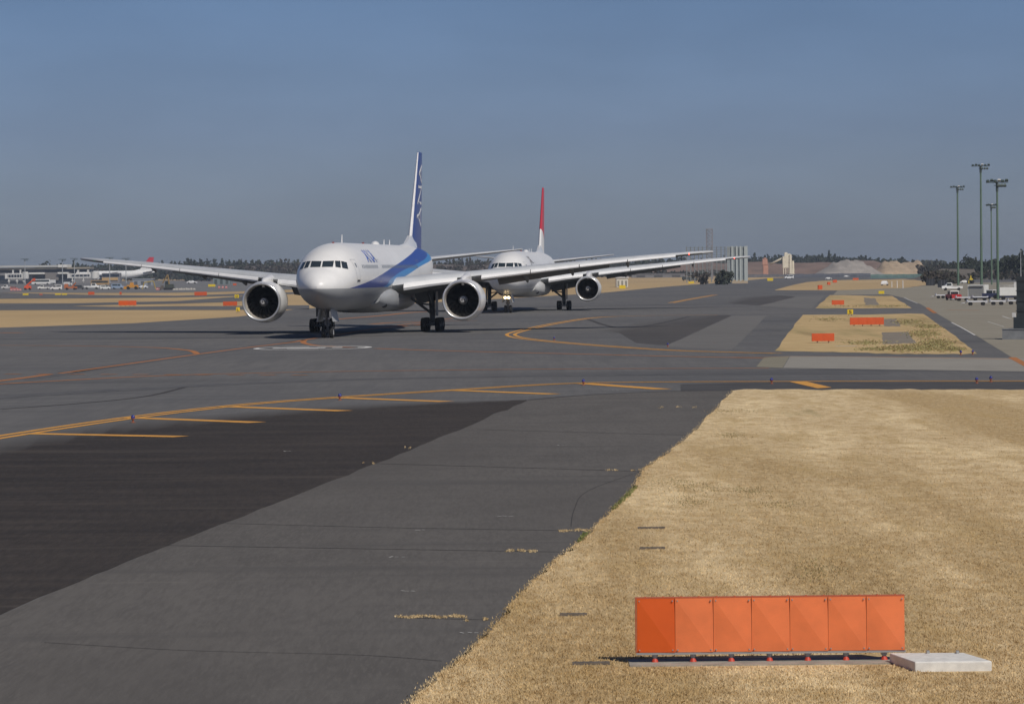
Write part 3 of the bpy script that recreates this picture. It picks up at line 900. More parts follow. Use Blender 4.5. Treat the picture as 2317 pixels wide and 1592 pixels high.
        m.lathe(pr, (eb, ea, ez), 'y', nn)
        m.build('inlet_lip', LIPM, eng)
        m = MB()
        m.lathe([(.34, 1.628 * k), (.8, 1.61 * k), (1.35, fan), (1.9, fan)], (eb, ea, ez), 'y', nn)
        m.build('inlet_barrel', BARR, eng)
        m = MB()
        m.lathe([(1.95, .02), (1.95, fan)], (eb, ea, ez), 'y', nn, 1)
        for q in range(22):
            t0 = 2 * math.pi * q / 22
            vv = []
            for j in range(7):
                r_ = .42 + (fan - .45) * j / 6
                sw = .22 * math.sin(j / 6 * math.pi) + .05 * j / 6
                for dd, aa in ((0, 1.42), (.21 + .09 * (1 - j / 6), 1.78)):
                    t = t0 + sw + dd
                    vv.append((eb + r_ * math.sin(t), ea + aa - .03 * j, ez + r_ * math.cos(t)))
            m.add(vv, [(2 * j, 2 * j + 1, 2 * j + 3, 2 * j + 2) for j in range(6)], 0, True)
        m.build('fan', [FANB, BLACK], eng, sharp=False)
        m = MB()
        m.lathe([(.98, .01), (1.0, .07), (1.1, .2), (1.26, .34), (1.45, .44), (1.6, .46)], (eb, ea, ez), 'y', 32)
        sp_ = m.build('spinner', SPIN, eng)
        m = MB()
        vv = []
        for j in range(27):
            t = j / 26 * 2 * math.pi * .95 + 2.2
            rc = .10 + .24 * j / 26
            for r_ in (rc - .07, rc + .075):
                aa = np.interp(r_, [0, .07, .2, .34, .44], [.98, 1.0, 1.1, 1.26, 1.45]) - .012
                vv.append((eb + r_ * math.sin(t), ea + float(aa), ez + r_ * math.cos(t)))
        m.add(vv, [(2 * j, 2 * j + 1, 2 * j + 3, 2 * j + 2) for j in range(26)])
        m.build('swirl_mark', SPIW, sp_, sharp=False)
    # fin
    def fin_sec(z):
        q = (z - 8.0) / 10.6
        return 60.2 + 8.5 * q, 70.6 + 1.7 * q
    m = MB()
    rings = []
    for z in (8.0, 9, 11, 13, 15, 17, 18.3, 18.6):
        le, te = fin_sec(z)
        c = te - le
        th = .066 if z < 18.5 else .045
        rings.append([(y * th * c * 1.1 * (1 if y > 0 else 1.25), le + x * c, z) for x, y in FOIL])
    m.loft(rings)
    if livery == 'blue':
        fm = mat('fin_blue', (.026, .058, .27), .3)
    else:
        fm = mat('fin_two_tone', (.62, .022, .04), .35)
        t = fm.node_tree
        if not any(x.type == 'TEX_COORD' for x in t.nodes):
            tc = t.nodes.new('ShaderNodeTexCoord'); sp = t.nodes.new('ShaderNodeSeparateXYZ')
            t.links.new(tc.outputs['Object'], sp.inputs[0])
            md = t.nodes.new('ShaderNodeMath'); md.operation = 'MULTIPLY_ADD'; md.inputs[1].default_value = .35
            t.links.new(sp.outputs['Y'], md.inputs[0]); t.links.new(sp.outputs['Z'], md.inputs[2])
            mr = t.nodes.new('ShaderNodeMapRange'); mr.inputs['From Min'].default_value, mr.inputs['From Max'].default_value = 34.42, 34.38
            t.links.new(md.outputs[0], mr.inputs['Value'])
            mx = t.nodes.new('ShaderNodeMix'); mx.data_type = 'RGBA'
            mx.inputs[6].default_value = (.58, .04, .06, 1); mx.inputs[7].default_value = (.8, .8, .79, 1)
            t.links.new(mr.outputs[0], mx.inputs[0]); t.links.new(mx.outputs[2], t.nodes['Principled BSDF'].inputs['Base Color'])
    fin = m.build('tail_fin', fm, root)
    m = MB()
    rings = []
    for z in (8.05, 11, 15, 18.55):
        le, te = fin_sec(z)
        c = te - le
        pts = [(x, y) for x, y in FOIL if x < .08]
        rings.append([(y * .066 * c * 1.18 * (1 if y > 0 else 1.25), le + x * c - .03, z) for x, y in pts])
    m.loft(rings)
    m.build('fin_leading_edge', SLAT if livery == 'blue' else (MATS.get('fin_two_tone')), fin)
    m = MB()
    m.loft([[(x_, 53.5, 8.50), (x_ * .3, 53.5, 8.56), (-x_ * .3, 53.5, 8.56), (-x_, 53.5, 8.50)] if i == 0 else [(x_, a, z0), (x_ * .4, a, z1), (-x_ * .4, a, z1), (-x_, a, z0)] for i, (x_, a, z0, z1) in enumerate(((.1, 53.5, 8.5, 8.56), (.3, 57.5, 8.45, 8.75), (.5, 61.2, 8.35, 9.6), (.5, 64, 8.2, 9.6)))])
    m.build('dorsal_fairing', WHITE, root)
    if livery == 'blue':
        v, f = textmesh('ANA', 2.6)
        wd = max(p[0] for p in v)
        m = MB()
        out = []
        for px_, py_, _ in v:
            z = 10.6 + px_ / wd * 6.8
            le, te = fin_sec(z)
            c = te - le
            a = le + .22 * c + (1.8 - py_) / 1.8 * c * .62
            x = (a - le) / c
            yt = 5 * (.2969 * math.sqrt(x) - .126 * x - .3516 * x * x + .2843 * x ** 3 - .1036 * x ** 4) * .066 * c * 1.1
            out.append((yt + .03, a, z))
        m.add(out, f)
        m.build('tail_lettering', mat('white_lettering', (.82, .82, .81), .4), fin, sharp=False)
    # tailplane
    for s in (-1, 1):
        m = MB()
        rings = []
        for b in (.6, 2, 5, 8, 10.4, 10.77):
            q = (b - .6) / 10.17
            le, te = 62.8 + 8.2 * q, 70.2 + 3.0 * q
            c = te - le
            th = .09
            rings.append([(s * b, le + x * c, 7.0 + .108 * (b - .6) + y * th * c) for x, y in FOIL])
        m.loft(rings)
        m.build('tailplane', GREYW, root)
    # landing gear
    m = MB()
    m.tube((0, 5.9, .55), (0, 5.7, 2.9), .14, .17)
    m.tube((-.34, 5.9, .54), (.34, 5.9, .54), .09)
    m.tube((0, 5.75, 1.35), (0, 4.2, 2.75), .09)
    m.tube((-.12, 5.5, 1.15), (-.12, 5.5, 1.9), .1); m.tube((.12, 5.5, 1.15), (.12, 5.5, 1.9), .1)
    m.box(-.3, .3, 5.55, 5.7, 1.25, 1.5)
    ng = m.build('nose_gear', STRUT, root)
    for s in (-1, 1):
        wheel(ng, s * .36, 5.9, .54, .38)
        m = MB()
        m.box(s * .62 - .025, s * .62 + .025, 4.3, 7.6, 1.45, 2.6, rot=Matrix.Rotation(s * R(-12), 3, 'Y'))
        m.build('gear_door', mat('gear_door_grey', (.42, .43, .44), .4), ng)
        m = MB()
        m.box(s * .46 - .02, s * .46 + .02, 5.6, 6.3, 1.5, 2.4)
        m.build('strut_door', mat('gear_door_grey', (.42, .43, .44), .4), ng)
        m = MB()
        r_ = .2 if lit else .11
        m.lathe([(-.02, .005), (-.02, r_), (.12, r_ * .7), (.2, .01)], (s * (.24 if lit else .2), 4.1 if lit else 5.32, 2.12 if lit else 1.75), 'y', 16)
        m.build('taxi_lamp', LAMP if lit else HUB, ng)
    for s in (-1, 1):
        b0 = s * 5.48
        m = MB()
        m.tube((b0, 36.9, .85), (b0 - s * .05, 36.7, 4.0), .26, .33, 14)
        m.tube((b0, 35.3, .68), (b0, 38.5, .68), .16)
        for a in (35.45, 36.9, 38.35):
            m.tube((b0 - .75, a, .67), (b0 + .75, a, .67), .09)
        m.tube((b0, 36.6, 1.7), (b0 - s * 2.2, 36.4, 3.4), .13)
        m.tube((b0 - s * .2, 36.7, 2.6), (b0 - s * 1.3, 36.5, 2.7), .08)
        m.tube((b0, 36.9, 2.2), (b0, 33.9, 3.6), .12)
        m.tube((b0 - .1, 36.3, 1.0), (b0 - .1, 36.1, 1.9), .08)
        mg = m.build('main_gear', STRUT, root)
        for a in (35.45, 36.9, 38.35):
            for o_ in (-.7, .7):
                wheel(mg, b0 + o_, a, .67, .52)
        m = MB()
        m.box(b0 + s * .42 - .03, b0 + s * .42 + .03, 36.1, 37.8, 1.5, 3.9)
        m.build('gear_door', mat('gear_door_dark', (.2, .21, .22), .5), mg)
    return root

airliner('large white airliner with blue sweeping stripe and navy tail fin, nearest on the taxiway', -17.05, 310.78, .105, 'blue', fan=1.62)
airliner('white airliner with red topped tail and lit nose lamps behind the blue striped one', -.97, 481.5, .0868, 'white', fan=1.5, lit=True)

# ------------------------------------------------------------------ near orange board
OBRT = mat('orange_panel', (.79, .20, .066), .5, var=.08, scale=2.2)
ODRK = mat('deep_orange_panel', (.66, .105, .014), .4, var=.04, scale=3)
OFAR = mat('orange_board_paint', (.62, .10, .024), .5)
STEEL = mat('galvanised_steel', (.42, .42, .41), .45, metal=.5)
REDF = mat('red_foot', (.55, .06, .03), .5)
pl, pr = ground(1442, 1504), ground(2046, 1495)
yb = (pl.y + pr.y) / 2
sx = F / yb
pl, pr = Vector((pl.x, yb, 0)), Vector((pr.x, yb, 0))
wid = pr.x - pl.x
bz0 = (1498 - 1475) / sx + .03
bz1 = bz0 + 122 / sx
t = thing('guidance_sign', 'long low orange board of seven panels on red footed posts, in the near dry grass', 'airfield sign', (pl.x, yb, 0), math.atan(.0085) * 0)
np_ = 7
pw = wid / np_
for i in range(np_):
    m = MB()
    a, b = i * pw + .003, (i + 1) * pw - .003
    z0, z1 = bz0 + .0, bz1 + .0
    sl_ = .0035 * i * pw
    y0, y1 = -.02, .12
    fr = [(a, y0, z0), (b, y0 - .022, z0), (b, y0, z1), (a, y0 - .022, z1)]
    bk = [(a, y1, z0), (b, y1, z0), (b, y1, z1), (a, y1, z1)]
    # pressed face: raised along one diagonal
    v = fr + bk
    m.add(v, [(0, 1, 3), (1, 2, 3), (4, 7, 6, 5), (0, 4, 5, 1), (1, 5, 6, 2), (2, 6, 7, 3), (3, 7, 4, 0)])
    p = m.build('panel', ODRK if i == 0 else OBRT, t)
    for bx_ in (a + .035, b - .035):
        for bz_ in (z0 + .035, z1 - .035):
            m = MB()
            m.tube((bx_, y0 - .03, bz_), (bx_, y0, bz_), .011, n=6)
            m.build('bolt', STEEL, p)
    if i == 0: p['label'] = 'deeper orange end panel'
m = MB()
m.box(-.01, wid + .01, -.03, .13, bz0 - .035, bz0 - .004)
m.build('bottom_rail', STEEL, t)
m = MB()
m.box(-.02, -.004, -.03, .13, bz0 - .004, bz1 + .012)
m.box(-.004, wid + .01, -.01, .13, bz1 + .003, bz1 + .014)
for i in range(15):
    x = wid * (i + .5) / 15
    m.box(x - .012, x + .012, .02, .06, bz1 + .014, bz1 + .028)
m.build('edge_trim', mat('trim_orange', (.48, .12, .05), .6), t)
for i in range(np_):
    m = MB()
    x = (i + .47) * pw
    m.tube((x, .05, .04), (x, .05, bz0 - .03), .03, n=12)
    m.tube((x, .05, bz0 - .075), (x, .05, bz0 - .03), .045, n=12)
    lg = m.build('post', STEEL, t)
    m = MB()
    m.tube((x, .05, .03), (x, .05, .085), .055, .035, n=12)
    m.build('foot', REDF, lg)
p0 = ground(1430, 1508)
m = MB()
m.box(-.12, wid + .5, -.42, .45, -.02, .022)
o = m.build('concrete_footing', mat('footing_concrete', (.33, .30, .25), .9, var=.2, scale=3, bump=.2), None, (pl.x, yb, .01))
tag(o, 'narrow grey concrete strip under the posts of the near orange board', 'footing')
# white lid / junction box beside the board
q = [ground(u, v) for u, v in ((2070, 1521), (2237, 1523), (2207, 1486), (2030, 1488))]
o_ = q[0]
t = thing('junction_box', 'low white concrete box with lifting lugs at the end of the orange board', 'junction box', (o_.x, o_.y, 0))
m = MB()
hh = .16
base = [(0, 0), (1.12, 0), (.86, 1.15), (-.24, 1.2)]
v = [(x, y, -.02) for x, y in base] + [(x, y, hh) for x, y in base]
m.add(v, [(0, 1, 5, 4), (1, 2, 6, 5), (2, 3, 7, 6), (3, 0, 4, 7), (4, 5, 6, 7)])
bx = m.build('body', mat('white_concrete', (.72, .71, .67), .8, var=.12, scale=6), t)
bv = bx.modifiers.new('bevel', 'BEVEL'); bv.width = .02; bv.segments = 2
for x, y in ((.32, 1.1), (.75, 1.05)):
    m = MB()
    m.box(x - .02, x + .02, y - .05, y + .05, hh, hh + .04)
    m.build('lifting_lug', STEEL, t)
# flat drain covers in the grass
for u0, u1, y, lab in ((1443, 1505, 1197, 'flat dark drain cover in dry grass, farthest from the orange board'), (1448, 1505, 1243, 'flat dark drain cover in dry grass, second farthest from the orange board'),
                       (1267, 1328, 1394, 'flat dark drain cover in dry grass, midway along the field edge'), (1295, 1380, 1505, 'dark drain cover lying just beside the orange board end')):
    a, b = ground(u0, y), ground(u1, y)
    m = MB()
    m.box(0, b.x - a.x, -.06, .09, -.03, .012)
    for i in range(5):
        x = (b.x - a.x) * (i + .5) / 5
        m.box(x - .01, x + .01, -.05, .08, .012, .018)
    o = m.build('drain_cover', mat('cover_concrete', (.13, .11, .09), .9, var=.2, scale=4), None, (a.x, a.y, .04))
    tag(o, lab, 'drain cover', 'drain covers in the dry field')

# ------------------------------------------------------------------ taxiway edge lights
LB = mat('blue_lens', (.03, .04, .22), .2)
first = None
for u, y, lab in ((301, 956, 'blue taxiway lamp on the double yellow line, nearest to the camera'), (769, 905, 'blue taxiway lamp on the double yellow line, second nearest'), (1320, 871, 'blue taxiway lamp where the double yellow line straightens'),
                  (1746, 868, 'blue taxiway lamp just before the thick yellow bar'), (2210, 867, 'blue taxiway lamp, one of a pair by the dry field corner'), (2242, 864, 'blue taxiway lamp, outer one of the pair by the dry field'),
                  (1254, 770, 'blue taxiway lamp inside the yellow curve'), (1511, 785, 'blue taxiway lamp at the corner of the pale shoulder'), (2174, 803, 'blue taxiway lamp at the corner of the green tinged island'), (2201, 802, 'outer blue taxiway lamp at the tip of the green tinged island')):
    p = ground(u, y)
    if first is None:
        first = thing('taxiway_lamp', lab, 'taxiway lamp', p, 0, 'blue taxiway edge lamps'); first.scale = (.8, .8, .8)
        m = MB(); m.lathe([(0, .13), (.03, .13), (.04, .05), (.16, .05), (.18, .1), (.22, .1)], (0, 0, 0), 'z', 14); m.build('base', mat('lamp_base_orange', (.30, .10, .05), .5), first)
        m = MB(); m.lathe([(.22, .1), (.3, .1), (.36, .07), (.39, .01)], (0, 0, 0), 'z', 14); m.build('lens', LB, first)
    else:
        o = dup(first); o.location = p; o['label'] = lab

# ------------------------------------------------------------------ distant orange boards and yellow signs
def board(u0, u1, v0, v1, label, rz=0., two=False, colr=OFAR, name='guidance_sign', cat='airfield sign', group='orange sign backs across the airfield', text=None):
    p0, p1 = ground(u0, v1 + 1), ground(u1, v1 + 1)
    Y = (p0.y + p1.y) / 2
    s = F / Y
    wd = (u1 - u0) / s
    h1 = (v1 + 1 - v0) / s
    g = 1 / s + .12
    t = thing(name, label, cat, (p0.x, Y, 0), rz, group)
    m = MB()
    k = max(1, int(round(wd / .75)))
    for i in range(k):
        a, b = wd * i / k + .004, wd * (i + 1) / k - .004
        c = ((a + b) / 2, -.01, (g + h1) / 2)
        m.add([(a, 0, g), (b, 0, g), (b, 0, h1), (a, 0, h1), (a, .28, g), (b, .28, g), (b, .28, h1), (a, .28, h1), c], [(0, 1, 8), (1, 2, 8), (2, 3, 8), (3, 0, 8), (4, 7, 6, 5), (0, 4, 5, 1), (1, 5, 6, 2), (2, 6, 7, 3), (3, 7, 4, 0)], 1 if two and i < k * .5 else 0)
    m.build('board', [colr, ODRK], t)
    for i in range(max(2, k)):
        m = MB()
        x = wd * (i + .5) / max(2, k)
        m.tube((x, .14, -.01), (x, .14, g + .01), .05, n=8)
        m.build('leg', STEEL, t)
    if text:
        v, f = textmesh(text, 1)
        xs = [q[0] for q in v]; ys = [q[1] for q in v]
        m = MB()
        m.add([((q[0] - min(xs)) / (max(xs) - min(xs)) * wd * .5 + wd * .25, -.045, g + (h1 - g) * (.15 + .7 * (q[1] - min(ys)) / (max(ys) - min(ys)))) for q in v], f)
        m.build('legend', PLAC, t, sharp=False)
    return t
for a in ((1921, 1998, 718, 737, 'long orange board across the middle of the first grass island'), (1836, 1887, 754, 775, 'short orange board near the front of the first grass island'), (1881, 1909, 679, 691, 'orange board alone on the second grass island'),
          (1851, 1867, 645, 655.5, 'orange board leading the slanting row on the far grass island', .9), (1872, 1883, 638, 645, 'orange board in the middle of the slanting row on the far island', .9), (1884, 1899, 633, 640, 'last orange board of the slanting row on the far island', .9), (1928, 1941, 629, 634, 'small orange board beyond the slanting row'),
          (442, 470, 660, 669.5, 'pink tinged orange board in front of the digger below the wing'), (201, 215, 660, 667.5, 'small orange board below the white vans on the terminal side'),
          (506, 538, 682, 693, 'orange board partly hidden by the near engine'), (271, 275.5, 660, 667, 'narrow red marker board below the parked vehicles'), (90, 97, 665, 668, 'tiny red marker board between two yellow signs'), (528, 536, 641, 646, 'tiny red board behind the near engine')):
    board(*a)
board(271, 311, 680, 692, 'two tone orange board on the dry strip below the wing', two=True)
YS = mat('yellow_sign_face', (.75, .55, .02), .45)
for a, tx in (((1917, 1930, 700, 712.5, 'yellow sign with a black letter behind the long orange board'), 'S'), ((531.5, 541, 666, 675, 'round cornered yellow sign left of the near engine, the upper one'), 'O'), ((534.5, 543, 695, 706, 'yellow sign with a black letter against the near engine, the lower one'), 'L'),
              ((1987, 2000, 658, 666, 'small yellow sign beyond the second grass island'), None), ((53, 66, 664, 668.5, 'small yellow sign farthest toward the terminal side'), None), ((126, 139, 664, 668, 'low yellow sign, first of a close pair before the terminal'), None), ((141, 153, 664, 668, 'low yellow sign, second of a close pair before the terminal'), None),
              ((473, 489, 643, 649, 'yellow sign raised near the digger and white cars'), None), ((1401, 1415, 645, 654, 'yellow sign on the dry verge below the second wing tip'), None), ((1557, 1570, 637, 642, 'yellow sign below the dark lorries'), None), ((1735, 1748, 629, 636, 'yellow sign at the far end of the taxiway'), None)):
    board(*a, colr=YS, name='yellow_sign', group='yellow taxiway signs', text=tx)

# ------------------------------------------------------------------ floodlight masts
MG = mat('mast_green', (.105, .165, .115), .5, var=.12, scale=.6)
MDK = mat('lamp_housing', (.06, .085, .08), .5)
MLT = mat('lamp_back_light', (.5, .5, .48), .5)
def mast(u, vb, vt, label, width=4.6, rad=.32, lamps=6, Y=None, col=MG, dish=True):
    p = ground(u, vb) if Y is None else Vector((at_depth(u, vb, Y).x, Y, 0))
    top = at_depth(u, vt, p.y).z
    t = thing('floodlight_mast', label, 'floodlight mast', (p.x, p.y, 0), 0, 'floodlight masts')
    m = MB(); m.tube((0, 0, 0), (0, 0, top - .4), rad, rad * .62, 12)
    for i in range(1, 5):
        zz = (top - .4) * i / 5
        m.tube((0, 0, zz), (0, 0, zz + .12), rad * (1.1 - .076 * i), n=12)
    m.build('pole', col, t)
    m = MB()
    m.box(-width / 2, width / 2, -.08, .08, top - .5, top - .35)
    m.box(-.08, .08, -width / 2, width / 2, top - .52, top - .37)
    m.box(-.5, .5, -.5, .5, top - 1.0, top - .9)
    m.tube((0, 0, top - 2.0), (0, 0, top - .4), rad * .95, n=10)
    m.build('crossarm', MDK, t)
    for i in range(lamps):
        m = MB()
        x = -width / 2 + width * (i + .5) / lamps
        rot = Matrix.Rotation(R(-35 if i % 2 else 30), 3, 'X')
        m.box(x - .3, x + .3, -.35, .1, top - .32 + .12 * (i % 2), top - .02 + .12 * (i % 2), taper=.08, rot=rot)
        m.build('lamp_head', MLT if i == lamps // 2 and dish else MDK, t)
    for i in range(3):
        m = MB()
        x = width * (.06 + .14 * i)
        m.box(x - .25, x + .25, -.5, .0, top - 1.15, top - .75, taper=.05, rot=Matrix.Rotation(R(-30), 3, 'X'))
        m.build('lamp_head', MDK, t)
    return t
mast(2168, 645, 421, 'green floodlight mast set apart, with a single flat lamp head', 4.4, .36)
mast(2221, 655, 372, 'tallest green floodlight mast behind the white container', 4.5, .33)
mast(2258, 677, 407, 'green floodlight mast standing nearest, between the trucks', 3.8, .24)
mast(2244, 644, 462, 'shortest green floodlight mast, behind the nearest one', 3.2, .26)
for u, vt, lab in ((48, 585, 'thin floodlight mast in front of the terminal roof'), (133, 586, 'thin floodlight mast behind the bright roof end'), (160, 584, 'thin floodlight mast beside the wing tip'), (240, 582, 'thin floodlight mast whose head shows just above the wing'), (277, 584, 'thin floodlight mast showing as a stub above the wing')):
    mast(u, 0, vt, lab, 5.5, .3, 5, Y=2380, col=mat('mast_pale', (.42, .44, .45), .5), dish=False)
p = ground(2310, 640)
m = MB()
tp = at_depth(2310, 566, p.y).z
m.tube((0, 0, 0), (0, 0, tp), .13, .08, 10)
m.tube((-.5, 0, tp - .3), (.5, 0, tp - .3), .06)
tag(m.build('lamp_post', mat('mast_pale', (.42, .44, .45), .5), None, p), 'thin pale lamp post against the dark trees by the concrete plinth', 'lamp post')

# plinth with dark steel column
p = ground(2268, 768)
t = thing('steel_gantry_leg', 'dark steel column on a concrete plinth at the apron edge', 'gantry leg', p, R(-28))
m = MB(); m.box(0, 2.6, 0, 2.2, 0, .85); m.box(-.04, 2.64, -.04, 2.24, .79, .853)
m.build('plinth', mat('plinth_concrete', (.26, .27, .28), .85, var=.15, scale=1.5), t)
m = MB(); m.box(.75, 2.6, .5, 1.9, .85, 1.75); m.box(.95, 2.6, .7, 1.8, 1.75, 4.95)
for z in (2.2, 3.0, 3.8, 4.6): m.box(.9, 2.62, .66, 1.84, z, z + .07)
m.build('column', mat('column_steel', (.045, .055, .062), .6, var=.2, scale=1), t)
m = MB(); m.box(.62, .86, .55, .85, 1.75, 2.1)
m.build('lamp_box', mat('white_box', (.75, .75, .73), .5), t)

# ------------------------------------------------------------------ vehicles
TYRE = RUB
VG = mat('vehicle_glass', (.03, .04, .045), .12)
VWHITE = mat('vehicle_white', (.74, .74, .72), .35)
def vmat(c):
    return mat('paint_%d_%d_%d' % tuple(int(x * 100) for x in c), c, .38)
def vwheels(t, xs, hw, r=.36):
    for x in xs:
        for s in (-1, 1):
            m = MB(); m.tube((x, s * hw - .11, r), (x, s * hw + .11, r), r, n=14); m.build('wheel', TYRE, t)
def vehicle(kind, u0, u1, vb, label, colr, rz=0., colr2=None, length=None):
    a, b = ground(u0, vb), ground(u1, vb)
    cx, Y = (a.x + b.x) / 2, a.y
    span = abs(b.x - a.x)
    base = {'van': 4.6, 'car': 4.3, 'pickup': 4.9, 'box_truck': 6.5, 'bus': 10, 'tipper': 6.8, 'tug': 3.0}[kind]
    L = length or base
    W_ = 1.75 if kind in ('van', 'car', 'pickup', 'tug') else 2.3
    t = thing({'van': 'van', 'car': 'car', 'pickup': 'pickup_truck', 'box_truck': 'box_truck', 'bus': 'apron_bus', 'tipper': 'tipper_truck', 'tug': 'tow_tractor'}[kind], label, {'box_truck': 'truck', 'pickup': 'pickup', 'bus': 'bus', 'tipper': 'truck', 'tug': 'tractor'}.get(kind, kind), (cx, Y, 0), rz)
    k = min(1.35, max(.7, span / L)) if abs(rz) < .5 else 1
    t.scale = (k, k, k)
    h = L / 2
    pm = vmat(colr)
    m = MB(); hw = W_ / 2
    def prof(pts, w0=hw, mi=0, top=.12):
        n = len(pts)
        v = [(x, -w0 + (top if z > 1.0 else 0), z) for x, z in pts] + [(x, w0 - (top if z > 1.0 else 0), z) for x, z in pts]
        m.add(v, [tuple(range(n)), tuple(range(n, 2 * n))[::-1]] + [(i, (i + 1) % n, n + (i + 1) % n, n + i) for i in range(n)], mi)
    glass = []
    if kind == 'van':
        prof([(-h, .35), (-h, 1.85), (-h + .2, 1.95), (h - 1.5, 1.95), (h - .85, 1.2), (h - .1, 1.05), (h, .4)]); glass = [(h - 2.2, h - 1.25, 1.25, 1.75), (-h + .4, h - 2.4, 1.3, 1.75)]; xs = (-h + .9, h - .9)
    elif kind == 'car':
        prof([(-h, .35), (-h, .85), (-h + .6, .95), (-h + 1.1, 1.4), (h - 1.9, 1.42), (h - 1.1, .95), (h - .05, .8), (h, .4)], top=.18); glass = [(-h + 1.15, h - 1.75, 1.0, 1.34)]; xs = (-h + .85, h - .85)
    elif kind == 'pickup':
        prof([(-h, .5), (-h, 1.0), (h - 2.5, 1.0), (h - 2.4, 1.8), (h - 1.3, 1.8), (h - .8, 1.15), (h, 1.05), (h, .45)]); glass = [(h - 2.25, h - 1.2, 1.2, 1.68)]; xs = (-h + .9, h - .9)
    elif kind == 'tug':
        prof([(-h, .3), (-h, .95), (-h + .9, 1.0), (h - 1.1, 1.0), (h - .3, .95), (h, .8), (h, .3)], top=0); xs = (-h + .6, h - .6)
        m.box(-h + .7, h - 1.0, -hw + .1, hw - .1, 1.45, 1.6, 1)
        for x in (-h + .75, h - 1.1):
            for s in (-1, 1): m.tube((x, s * (hw - .15), .98), (x, s * (hw - .15), 1.47), .05, mi=1, n=6)
        glass = [(-h + .8, h - 1.15, 1.0, 1.45)]
    elif kind in ('box_truck', 'tipper'):
        prof([(h - 1.7, .5), (h - 1.7, 2.2), (h - .3, 2.2), (h, 1.3), (h, .45)]); m.box(-h, h - 1.75, -hw * .8, hw * .8, .55, .8, 1)
        glass = [(h - 1.4, h - .35, 1.4, 2.0)]; xs = (-h + 1.1, h - 1.0)
        if kind == 'box_truck': m.box(-h, h - 1.85, -hw, hw, .85, 2.8, 1)
        else:
            m.add([(-h, -hw, .9), (h - 1.9, -hw, .9), (h - 1.9, hw, .9), (-h, hw, .9), (-h - .2, -hw, 1.7), (h - 1.9, -hw, 1.8), (h - 1.9, hw, 1.8), (-h - .2, hw, 1.7)], [(0, 1, 2, 3), (0, 1, 5, 4), (1, 2, 6, 5), (2, 3, 7, 6), (3, 0, 4, 7)], 1)
    else:
        prof([(-h, .4), (-h, 2.8), (-h + .2, 2.9), (h - .3, 2.9), (h, 1.4), (h, .4)]); glass = [(-h + .4, h - .6, 1.5, 2.5)]; xs = (-h + 2, h - 1.6)
    m.build('body', [pm, vmat(colr2) if colr2 else VWHITE], t)
    for g in glass:
        m = MB(); wg = hw + .006 if kind not in ('car', 'tug') else hw - .1
        m.box(g[0], g[1], -wg, wg, g[2], g[3]); m.build('window', VG, t)
    vwheels(t, xs, hw - .08, .42 if kind in ('box_truck', 'bus', 'tipper') else .33)
    return t
for a in (('pickup', 84, 106, 655, 'white flatbed pickup truck alone near the terminal mast', (.75, .74, .70)), ('van', 116, 133, 656, 'plump white van between two orange machines', (.76, .74, .72)),
          ('van', 168, 186, 655, 'dark grey van parked before the white pickup', (.06, .06, .065)), ('pickup', 190, 217, 654, 'white pickup truck beside the dark grey van', (.76, .76, .74)),
          ('van', 227, 245, 655, 'white van with a dark rear roof, second vehicle from the blue one', (.74, .75, .73)), ('van', 253, 275, 654, 'pale blue van next to the orange loader', (.30, .38, .5)),
          ('car', 309, 331, 653, 'low white car just before the yellow frame', (.72, .73, .74)), ('car', 422, 441, 642, 'white car alone below the wing beyond the digger', (.8, .8, .79)),
          ('pickup', 0, 24, 654, 'white pickup at the very edge before the terminal', (.68, .66, .64)), ('van', 24, 36, 656, 'reddish van half hidden behind barriers', (.5, .2, .18)),
          ('bus', 72, 100, 644, 'white bus in front of the dark terminal windows', (.72, .72, .7)), ('box_truck', 108, 116, 643, 'small white truck below the terminal pillar', (.75, .75, .73)),
          ('box_truck', 146, 157, 646, 'white truck with a raised mast beneath the jet bridge', (.76, .75, .72)), ('bus', 206, 236, 646, 'tan bus under the jet bridge', (.42, .27, .13)),
          ('van', 441, 454, 634, 'tiny white van far off below the wing', (.75, .75, .73)), ('box_truck', 463, 480, 634, 'pale box truck far off beyond the yellow sign', (.6, .62, .6)),
          ('box_truck', 1549, 1561, 635, 'dark lorry, first of two below the pale screens', (.03, .05, .055)), ('box_truck', 1563, 1574, 636, 'dark lorry, second of two below the pale screens', (.03, .045, .055)),
          ('car', 1872, 1880, 632, 'white car crossing beyond the slanting orange boards', (.8, .8, .78)), ('car', 1910, 1926, 627, 'long white car far beyond the small orange board', (.8, .8, .78)), ('van', 1781, 1792, 631, 'white van on the far taxiway end', (.75, .75, .75)), ('van', 1820, 1834, 617, 'white van below the gravel mound', (.8, .8, .78)),
          ('car', 1995, 2012, 646, 'white car by the thin posts on the far island', (.8, .8, .8)), ('pickup', 2145, 2168, 657, 'white pickup truck behind the red tow tractor', (.78, .78, .76)), ('car', 2176, 2194, 641, 'pale car behind the apron near the yellow roller', (.7, .7, .68))):
    k_, u0, u1, vb, lab, cc = a
    vehicle(k_, u0, u1, vb, lab, cc, rz=1.35 if 'thin posts' in lab else random.choice((0, math.pi)) + random.uniform(-.15, .15), colr2=(.05, .06, .06) if 'dark lorry' in lab else None)
vehicle('tug', 2145, 2174, 679, 'red and white tow tractor facing the camera among the dollies', (.42, .03, .03), R(-75), (.78, .78, .76))
vehicle('tug', 2238, 2254, 676, 'dark blue tow tractor beside the white container', (.05, .06, .13), R(-30), (.7, .7, .7))

